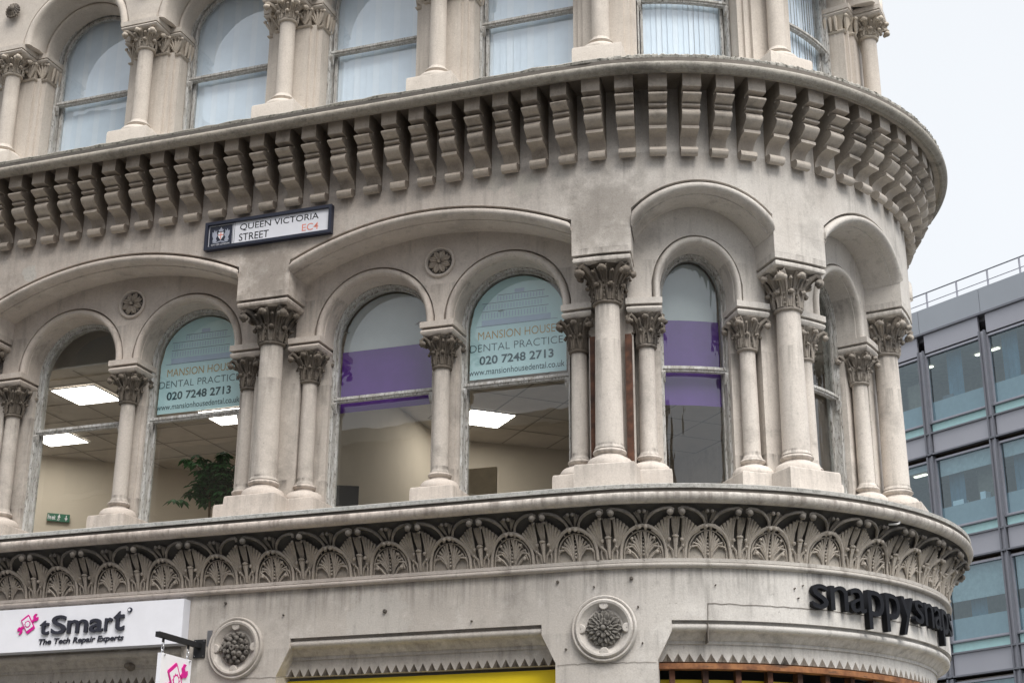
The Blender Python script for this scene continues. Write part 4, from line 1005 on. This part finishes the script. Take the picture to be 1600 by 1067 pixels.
icon(-5.672, -1.665, .95, D, mpT, t)

# hanging sign
t = thing('sign_bracket', 'black steel wall bracket projecting beside the tSmart sign', 'bracket', (-3.86, 0, -1.96)); T2 = Vector((-3.86, 0, -1.96))
mb = MB(); mb.box(-.06, .06, -.012, 0, -.085, .08); build(mb, 'plate', 'black', t, 0)
for sx in (-.045, .045):
    for sz in (-.07, .065): mb = MB(); ball(mb, (sx, -.014, sz), .007, 6, 4); build(mb, 'bolt', 'chrome', t)
mb = MB(); mb.box(-.022, .022, -.72, -.012, .0, .045); build(mb, 'arm', 'black', t, 0)
for y in (-.20, -.62): mb = MB(); tube(mb, [(0, y, .0), (0, y, -.035)], .012, 8); build(mb, 'eye', 'black', t)
mb = MB(); mb.box(.07, .12, -.006, 0, .02, .16); build(mb, 'fixing_strap', 'steel', t, 0)
hs = thing('hanging_sign', 'small white hanging sign with magenta icon on two chains', 'sign', (-3.86, 0, -2.45)); 
for y in (-.20, -.62):
    for j in range(3):
        mb = MB(); a = [(0+.011*cos(q)*(1 if j % 2 else .2), y+.011*cos(q)*(.2 if j % 2 else 1), .44-.034*j+.021*sin(q)) for q in [2*pi*i/10 for i in range(11)]]; tube(mb, a, .004, 6); build(mb, 'chain_link', 'chrome', hs)
mb = MB(); mb.box(-.02, .02, -.66, -.16, -.15, .36); build(mb, 'panel', 'sign_white', hs, 0)
mph = lambda s, d, z: (.0205+d, s, z)
icon(-.41, .15, 1.6, 0, mph, hs)
for y in (-.62, -.20): mb = MB(); tube(mb, [(-.03, y, .345), (.03, y, .345)], .009, 8); build(mb, 'fixing', 'chrome', hs)

# ------------------------------------------------------------------ snappysnaps letters round the corner
t = thing('shop_lettering', 'thick black snappysnaps letters fixed round the curved fascia', 'sign', PT(2.9, 0, -1.7)); T3 = Vector(PT(2.9, 0, -1.7))
mpN = lambda s, d, z: tuple(Vector(PT(s, d, z))-T3)
wd = dict(s=.165, n=.195, a=.185, p=.205, y=.20); s = 1.752
for ch in 'snappysnaps':
    z0 = -1.908 if ch in 'py' else -1.785; z1 = -1.575
    o = letter('letter', ch, s, s+wd[ch]-.012, z0, z1, .012, 'letter_black', t, bold=.0, depth=.055, mp=mpN); s += wd[ch]+.012

# ------------------------------------------------------------------ boards, beams, small fixings
def curved_board(nm, s0, s1, d0, d1, z0, z1, mat, parent=None, lab=None, cat=None, mp=PT):
    mb = MB(); rows = [[mp(s, d, z) for d, z in ((d0, z0), (d1, z0), (d1, z1), (d0, z1))] for s in srange(s0, s1, .3, .1)]
    mb.grid(rows, True); mb.cap(rows[0]); mb.cap(rows[-1]); o = build(mb, nm, mat, parent, 0)
    if lab: o['label'] = lab; o['category'] = cat; o['group'] = 'yellow hoardings in the shopfronts'
    return o
curved_board('yellow_hoarding', CA+.445, CB-.455, -.30, -.21, -5.7, -2.262, 'yellow', None, 'yellow hoarding board filling the shopfront between the two round medallions', 'hoarding')
curved_board('yellow_hoarding', CB+.446, CE, -.34, -.30, -5.7, -2.36, 'yellow', None, 'yellow hoarding board behind the rusty beam under the rounded corner', 'hoarding')
for c0, c1 in opens: curved_board('shop_interior', c0+.43, c1-.43, -.60, -.55, -5.7, -2.23, 'black', BLD)
bt = thing('rusty_beam', 'curved rusty brown beam under the zigzag frieze at the rounded corner', 'beam', PT(1.5, -.2, -2.27)); T4 = Vector(PT(1.5, -.2, -2.27))
mpB = lambda s, d, z: tuple(Vector(PT(s, d, z))-T4)
curved_board('beam', CB+.44, CE+.4, -.24, -.135, -2.292, -2.245, 'rusty', bt, mp=mpB)
for k in range(12): sK = CB+.53+.24*k*1.25; curved_board('post', sK, sK+.05, -.27, -.19, -3.2, -2.293, 'rusty_dark', bt, mp=mpB)
# shop lower parts (below the frame)
for c0, c1 in opens[:1]: curved_board('shop_window', c0+.45, c1-.45, -.32, -.28, -5.7, -2.25, 'grey_glass', BLD)
# brown timber strips beside the corner column
for o_, lab in ((-.185, 'brown timber strip left of the big corner column'), (.205, 'dark brown timber strip right of the big corner column')):
    mb = MB(); mb.box(-.028, .028, -.03, .03, -.79, .78); x, y, _ = PT(CB+o_, -.44, 0)
    o = build(mb, 'timber_strip', 'rusty_dark', None, 0); o.location = (x, y, 0); o.rotation_euler = (0, 0, .09); o['label'] = lab; o['category'] = 'timber strip'; o['group'] = 'timber strips beside the corner column'
# small fixings on the fascia
def stub(s, z, r=.02, mat='groove_stone', lab='', d=0.):
    mb = MB(); rows = [[(q*cos(2*pi*k/10), y, q*sin(2*pi*k/10)) for k in range(10)] for q, y in ((r, .0), (r, -.018), (r*.5, -.024), (.001, -.02))]; mb.grid(rows, True)
    th = 0 if s < ST else (s-ST)/R; add('wall_plug', mb.mesh('wall_plug', mat, 40), BLD, PT(s, d, z), th)
for s, z, r in ((-3.62, -1.56, .012), (-2.02, -1.72, .018), (-.42, -1.56, .013), (.22, -1.56, .016), (-3.02, -1.70, .008), (-1.2, -1.85, .008), (-.1, -1.62, .008), (.27, -1.8, .008), (.92, -1.62, .006), (.3, -2.1, .007), (1.62, -1.62, .007), (1.65, -1.7, .007), (-.35, -2.13, .009), (1.7, -1.59, .006)): stub(s, z, r)
mb = MB(); lathe(mb, 0, 0, [(.035, 0), (.045, .03), (.03, .06), (.02, .08)], 10); ball(mb, (0, 0, .09), .03, 8, 6); me = mb.mesh('bell_box', 'carved_stone', 40)
o = add('outdoor_sensor', me, None, (-4.66, -.0+.155, -2.07)); o.rotation_euler = (pi/2, 0, 0); o['label'] = 'small dark round sensor under the tSmart sign'; o['category'] = 'sensor'
# crack lines in the fascia render
def crack(pts, w=.006):
    mb = MB()
    for (a, b_) in zip(pts, pts[1:]):
        l = sqrt((b_[0]-a[0])**2+(b_[1]-a[1])**2); nx, nz_ = -(b_[1]-a[1])/l*w/2, (b_[0]-a[0])/l*w/2
        mb.q(PT(a[0]-nx, .004, a[1]-nz_), PT(b_[0]-nx, .004, b_[1]-nz_), PT(b_[0]+nx, .004, b_[1]+nz_), PT(a[0]+nx, .004, a[1]+nz_))
    build(mb, 'render_crack', 'groove_stone', BLD, 0)
cr = [(.845, -1.912), (.85, -1.772)]+[(.85+.06*k, -1.775+random.uniform(-.006, .006)-.0006*k) for k in range(0, 40)]; crack(cr)
crack([(-.43+.03*k, -2.258+random.uniform(-.005, .005)) for k in range(0, 29)], .004)
crack([(-2.93-.045*k, -2.25+random.uniform(-.005, .005)) for k in range(0, 12)], .004)
# joint in the shop moulding and in the drip roll
for s_ in (.845,):
    mb = MB(); mb.box(s_-.004, s_+.004, -.14, -.004, -2.09, -1.93, PT); build(mb, 'joint', 'groove_stone', BLD, 0)
# white hook under the ledge
mb = MB(); p = [PT(2.52, .19, -1.0), PT(2.56, .25, -1.0), PT(2.585, .25, -.99), PT(2.60, .25, -.955)]; tube(mb, p, .009, 6); o = build(mb, 'hook', 'white_paint', None); o['label'] = 'small white hook under the ledge above the snappysnaps letters'; o['category'] = 'hook'
# lead patch on the ledge roll
mb = MB(); rows = [[PT(.36+.022*k, .284-.004*abs(j-2)+.004, -.905-.012*j+random.uniform(-.004, .004)) for j in range(4)] for k in range(7)]; mb.grid(rows); build(mb, 'lead_patch', 'charcoal', BLD, 40)

# ------------------------------------------------------------------ things in the rooms
def ray(px, py): return (_F+_R2*((px-800)/2409.29)-_U2*((py-517.15)/2409.29))
def at_y(px, py, Y):
    D = ray(px, py); t_ = (Y-CAMP[1])/D.y; return Vector(CAMP)+D*t_
P0 = at_y(330, 735, 1.45)
t = thing('potted_tree', 'green leafy indoor tree behind the window left of the big column', 'plant', (P0.x, P0.y, -1.0))
mb = MB(); lathe(mb, 0, 0, [(.10, 0), (.14, .22), (.15, .24), (.13, .24)], 20); build(mb, 'pot', 'pot', t)
ch = P0.z+1.0
mb = MB(); tube(mb, [(0, 0, .2), (.02, .01, ch*.4), (0, 0, ch-.1)], [.02, .016, .01], 7)
tips = []
for k in range(40):
    a = random.uniform(0, 2*pi); e = random.uniform(-.9, 1.2); l = random.uniform(.14, .40); p = Vector((cos(a)*cos(e)*l, sin(a)*cos(e)*l*.8, sin(e)*l*.9))
    q = Vector((0, 0, ch-.12)); tube(mb, [q-Vector((0, 0, .1*random.random())), q+p*.6+Vector((0, 0, .02)), q+p], [.007, .004, .002], 4); tips.append(q+p); tips.append(q+p*.6)
build(mb, 'trunk', 'bark', t)
mb = MB()
for c in tips+[tips[i % len(tips)]+Vector((random.uniform(-.09, .09), random.uniform(-.09, .09), random.uniform(-.12, .08))) for i in range(110)]:
    az = random.uniform(0, 2*pi); tilt = random.uniform(-.5, .3)
    for j in range(7):
        a = az+2*pi*j/7*.85; ln = random.uniform(.07, .115); w = ln*.26; dr = Vector((cos(a), sin(a), tilt-.25)); sd_ = Vector((-sin(a), cos(a), 0))
        b0 = c+dr*.008; mb.q(tuple(b0), tuple(b0+dr*ln*.55+sd_*w), tuple(b0+dr*ln-Vector((0, 0, ln*.2))), tuple(b0+dr*ln*.55-sd_*w))
build(mb, 'crown', 'leaf', t, 0)
# exit sign on the back wall
def on_line(px, py, x0, y0, x1, y1):
    D = ray(px, py); o_ = Vector(CAMP); dx, dy = x1-x0, y1-y0; den = D.x*dy-D.y*dx; t_ = ((x0-o_.x)*dy-(y0-o_.y)*dx)/den; return o_+D*t_
a_ = on_line(73, 808, -9.6, 2.91, -6.6, 5.62); b2 = on_line(108, 812, -9.6, 2.91, -6.6, 5.62)
ang = math.atan2(5.62-2.91, 3.0); wdt = (b2-a_).length
t = thing('exit_sign', 'green emergency exit sign with running figure on the back wall', 'sign', (a_.x+sin(ang)*.03, a_.y-cos(ang)*.03, a_.z), ang)
mb = MB(); mb.box(0, wdt, -.02, .0, -.05, .05); build(mb, 'plate', 'exit_green', t, 0)
mpe = lambda s, d, z: (s, -.021-d, z)
letter('lettering', 'Fire exit', .03*wdt, .36*wdt, -.03, .03, .001, 'sign_white', t, mp=mpe, bold=.02)
u_ = wdt
poly('running_figure', [(u_*(.5+x), z) for x, z in ((-.05, .005), (.0, .03), (.02, .045), (.05, .04), (.06, .015), (.09, .005), (.05, .0), (.03, .0), (.05, -.02), (.02, -.045), (.0, -.04), (.025, -.02), (.0, -.005), (-.03, -.04), (-.06, -.04), (-.02, -.01), (-.015, .01))], .001, 'sign_white', t, .001, mpe)
poly('arrow', [(u_*(.84+x), z) for x, z in ((-.02, .035), (.02, .035), (.02, -.0), (.07, .0), (0, -.04), (-.07, 0), (-.02, 0))], .001, 'sign_white', t, .001, mpe)
# monitor and wire tray
p = at_y(542, 768, 1.35)
t = thing('computer_monitor', 'black computer monitor seen low in the window with the purple screen', 'monitor', (p.x, p.y, -1.0), .5)
mb = MB(); mb.box(-.12, .12, -.015, .015, p.z+.85, p.z+1.06); build(mb, 'screen', 'black', t, 0)
mb = MB(); mb.box(-.02, .02, 0, .03, .45, p.z+.9); mb.box(-.1, .1, -.08, .1, .43, .45); build(mb, 'stand', 'black', t, 0)
mb = MB(); mb.box(-.5, .6, -.2, .4, -.57, -.54); 
for x in (-.45, .55):
    for y in (-.15, .35): mb.box(x-.02, x+.02, y-.02, y+.02, -1.0, -.57)
o = build(mb, 'desk', 'white_paint', None, 0); o.location = (p.x+.1, p.y, 0); o['label'] = 'white desk just inside the window with the purple screen'; o['category'] = 'desk'
p = at_y(745, 751, 2.2)
mb = MB(); mb.box(-.22, .22, -.02, .02, p.z-.5, p.z+.13); o = build(mb, 'notice_board', 'board', None, 0); o.location = (p.x, p.y, 0); o['label'] = 'plain tan board inside the window below the readable aqua poster'; o['category'] = 'board'
mb = MB()   # partition edge
q = on_line(587, 700, -3.45, 4.71, -.5, 6.93); mb.box(-.03, .03, -.03, .03, -1, CEIL-.01); o = build(mb, 'door_frame', 'ceiling_rail', BLD, 0); o.location = (q.x, q.y-.05, 0)

# ------------------------------------------------------------------ modern office block on the right
MOD = thing('office_building', 'modern glass and grey panel office block behind the corner on the right', 'building', (1.0144, 45.5204, 0), math.atan2(-.57643, .81714))
# local x = along facade towards the right/near side, local -y = towards the street
def bx(mb, x0, x1, y0, y1, z0, z1): mb.box(x0, x1, y0, y1, z0, z1)
BAYS = range(-3, 5); per = 2.955; sto = 4.185
def cube_mesh(x0, x1, y0, y1, z0, z1, nm, mat):
    mb = MB(); mb.box(x0, x1, y0, y1, z0, z1); return mb.mesh(nm, mat, 0)
mb = MB(); mb.q((.33, .11, .02), (per-.03, .11, .02), (per-.03, .11, 2.75), (.33, .11, 2.75)); m_pane = mb.mesh('pane', 'mod_glass', 0)
mb = MB()
for b_ in ((.29, .35, 0, 2.78), (per-.07, per-.01, 0, 2.78), (.35, per-.07, 0, .07), (.35, per-.07, 2.70, 2.78)): mb.box(b_[0], b_[1], .02, .16, b_[2], b_[3])
m_frame = mb.mesh('window', 'mod_mullion', 0)
m_teal = cube_mesh(.33, per-.03, .03, .09, -.37, -.02, 'spandrel_glass', 'mod_teal')
m_pan = cube_mesh(.33, per-.03, .0, .09, -1.19, -.43, 'spandrel_panel', 'mod_panel')
m_mull = cube_mesh(.0, .055, -.10, .1, -1.3, 2.95, 'mullion', 'mod_frame'); m_mull2 = cube_mesh(.235, .29, -.10, .1, -1.3, 2.95, 'mullion', 'mod_frame'); m_infill = cube_mesh(.055, .235, -.01, .1, -1.3, 2.95, 'infill', 'mod_panel')
m_tr = cube_mesh(.29, per, -.06, .1, -.045, -.005, 'transom', 'mod_frame'); m_tr2 = cube_mesh(.0, per, -.08, .1, -.43, -.37, 'transom', 'mod_frame'); m_tr3 = cube_mesh(.0, per, -.09, .1, -1.25, -1.19, 'transom', 'mod_frame')
m_frost = cube_mesh(.36, per-.08, .14, .15, .05, .85, 'balustrade_glass', 'mod_frost')
NB = 7
for st in range(0, 5):
    zb = 13.24-sto*st
    for k in BAYS:
        x0 = -2.04+per*k
        w = add('window', m_frame, MOD, (x0, 0, zb)); add('pane', m_pane, w); add('balustrade_glass', m_frost, w)
        add('spandrel_glass', m_teal, MOD, (x0, 0, zb)); add('spandrel_panel', m_pan, MOD, (x0, 0, zb))
        for m_ in (m_mull, m_mull2): add('mullion', m_, MOD, (x0, 0, zb))
        add('infill', m_infill, MOD, (x0, 0, zb))
        for m_ in (m_tr, m_tr2, m_tr3): add('transom', m_, MOD, (x0, 0, zb))
        if st == 0: add('spandrel_panel', m_pan, MOD, (x0, 0, zb+2.78+.04+1.19+.02))
        # things seen inside
        rnd = random.Random(st*31+k)
        mb = MB(); cxx = x0+rnd.uniform(.5, 1.0)
        rows = [[(cxx+.12*j, .5+.05*(j % 2), z) for j in range(7)] for z in (zb, zb+2.75)]; mb.grid(rows); build(mb, 'curtain', 'mod_curtain', MOD, 0)
        if rnd.random() < .55: hb = rnd.uniform(.25, 1.3); mb = MB(); mb.box(x0+.36, x0+per-.1, .2, .215, zb+2.75-hb, zb+2.78); build(mb, 'roller_blind', 'mod_blind', MOD, 0)
        for _d in range(rnd.randrange(3)): xd = x0+rnd.uniform(.5, 2.3); mb = MB(); mb.box(xd, xd+rnd.uniform(.2, .5), .5, .8, zb, zb+rnd.uniform(.9, 1.35)); build(mb, 'office_furniture', rnd.choice(('mod_wall', 'mod_frame', 'blind')), MOD, 0)
        if rnd.random() < .7: mb = MB(); mb.box(x0+1.5, x0+rnd.uniform(2.2, 2.8), .9, .95, zb, zb+rnd.uniform(1.6, 2.7)); build(mb, 'inner_screen', 'mod_orange' if rnd.random() < .5 else 'mod_wall', MOD, 0)
    xa, xb = -2.04+per*BAYS[0], -2.04+per*(BAYS[-1]+1)
    mb = MB(); mb.box(xa, xb, .25, 6, zb+2.82, zb+2.86); build(mb, 'ceiling', 'mod_ceiling', MOD, 0)
    mb = MB(); mb.box(xa, xb, .12, 6, zb-1.2, zb-.05); build(mb, 'floor_slab', 'mod_wall', MOD, 0)
    mb = MB(); mb.box(xa, xb, 3.4, 3.5, zb-.05, zb+2.82); build(mb, 'inner_wall', 'mod_wall', MOD, 0)
    for k in BAYS:
        x0 = -2.04+per*k; rnd = random.Random(st*17+k*3+100)
        if rnd.random() < .4:
            xx = x0+rnd.uniform(.8, 2.2); yy = rnd.uniform(.9, 1.8); mb = MB(); mb.box(xx, xx+rnd.choice((.6, 1.1)), yy, yy+.14, zb+2.77, zb+2.815); build(mb, 'ceiling_lamp', 'lamp_far', MOD, 0)
pw = per
for k in BAYS:
    x0 = -2.04+per*k; mb = MB(); mb.box(x0+.17, x0+.15+pw, -.02, .3, 16.92, 17.9); build(mb, 'parapet_panel', 'mod_parapet', MOD, 0)
mb = MB(); mb.box(xa, xb, -.10, .1, 16.83, 16.91); build(mb, 'transom', 'mod_frame', MOD, 0)
mb = MB(); mb.box(xa, xb, 0.3, 8, 16.7, 17.4); build(mb, 'roof', 'mod_panel', MOD, 0)
mb = MB(); mb.box(xa, xb, .05, .12, 16.86, 17.4); build(mb, 'parapet_back', 'mod_frame', MOD, 0)
rl = MB()
tube(rl, [(xa, .3, 18.68), (xb, .3, 18.68)], .028, 6)
rail = build(rl, 'roof_railing', 'mod_frame', MOD)
rl = MB(); tube(rl, [(xa, .3, 18.26), (xb, .3, 18.26)], .02, 6); build(rl, 'mid_rail', 'mod_mullion', rail)
x = -1.62-1.478*5
while x < xb-.1:
    mb = MB(); mb.box(x-.025, x+.025, .27, .33, 17.4, 18.66); build(mb, 'post', 'mod_mullion', rail, 0); x += 1.478
mb = MB(); mb.box(xa, xb, 6, 6.2, -5.8, 17.4); mb.box(xa-.1, xa, .2, 6.2, -5.8, 17.4); mb.box(xb, xb+.1, .2, 6.2, -5.8, 17.4); mb.box(xa, xb, .0, .2, -5.8, 13.24-sto*4-1.26); build(mb, 'wall', 'mod_panel', MOD, 0)

# ------------------------------------------------------------------ building across the street (seen only as a reflection)
OPP = thing('brick_building', 'low brown brick building across the street, seen reflected in the lower panes', 'building', (-4, -24, -5.8))
mb = MB(); mb.box(-17.2, 15, -8, 0, 0, 13.8); build(mb, 'wall', 'red_brown', OPP, 0)
mb = MB(); mb.box(-17.3, 15.2, -8, .25, 13.81, 14.2); build(mb, 'roof', 'cladding', OPP, 0)
wm = cube_mesh(-.7, .7, 0.005, .05, 0, 2.0, 'window', 'grey_glass'); sl = cube_mesh(-.85, .85, .006, .15, -.15, -.01, 'sill', 'cladding')
for k in range(9):
    for j in range(3): w = add('window', wm, OPP, (-15+3.4*k, 0, 1.4+3.9*j)); add('sill', sl, w)

OP2 = thing('tall_brick_building', 'taller brown building across the street, reflected in the leftmost window', 'building', (-34, -24, -5.8))
mb = MB(); mb.box(-12, 12.6, -9, 0, 0, 26); build(mb, 'wall', 'red_brown', OP2, 0)
for k in range(7):
    for j in range(6): w = add('window', wm, OP2, (-10+3.4*k, 0, 1.4+3.9*j)); add('sill', sl, w)
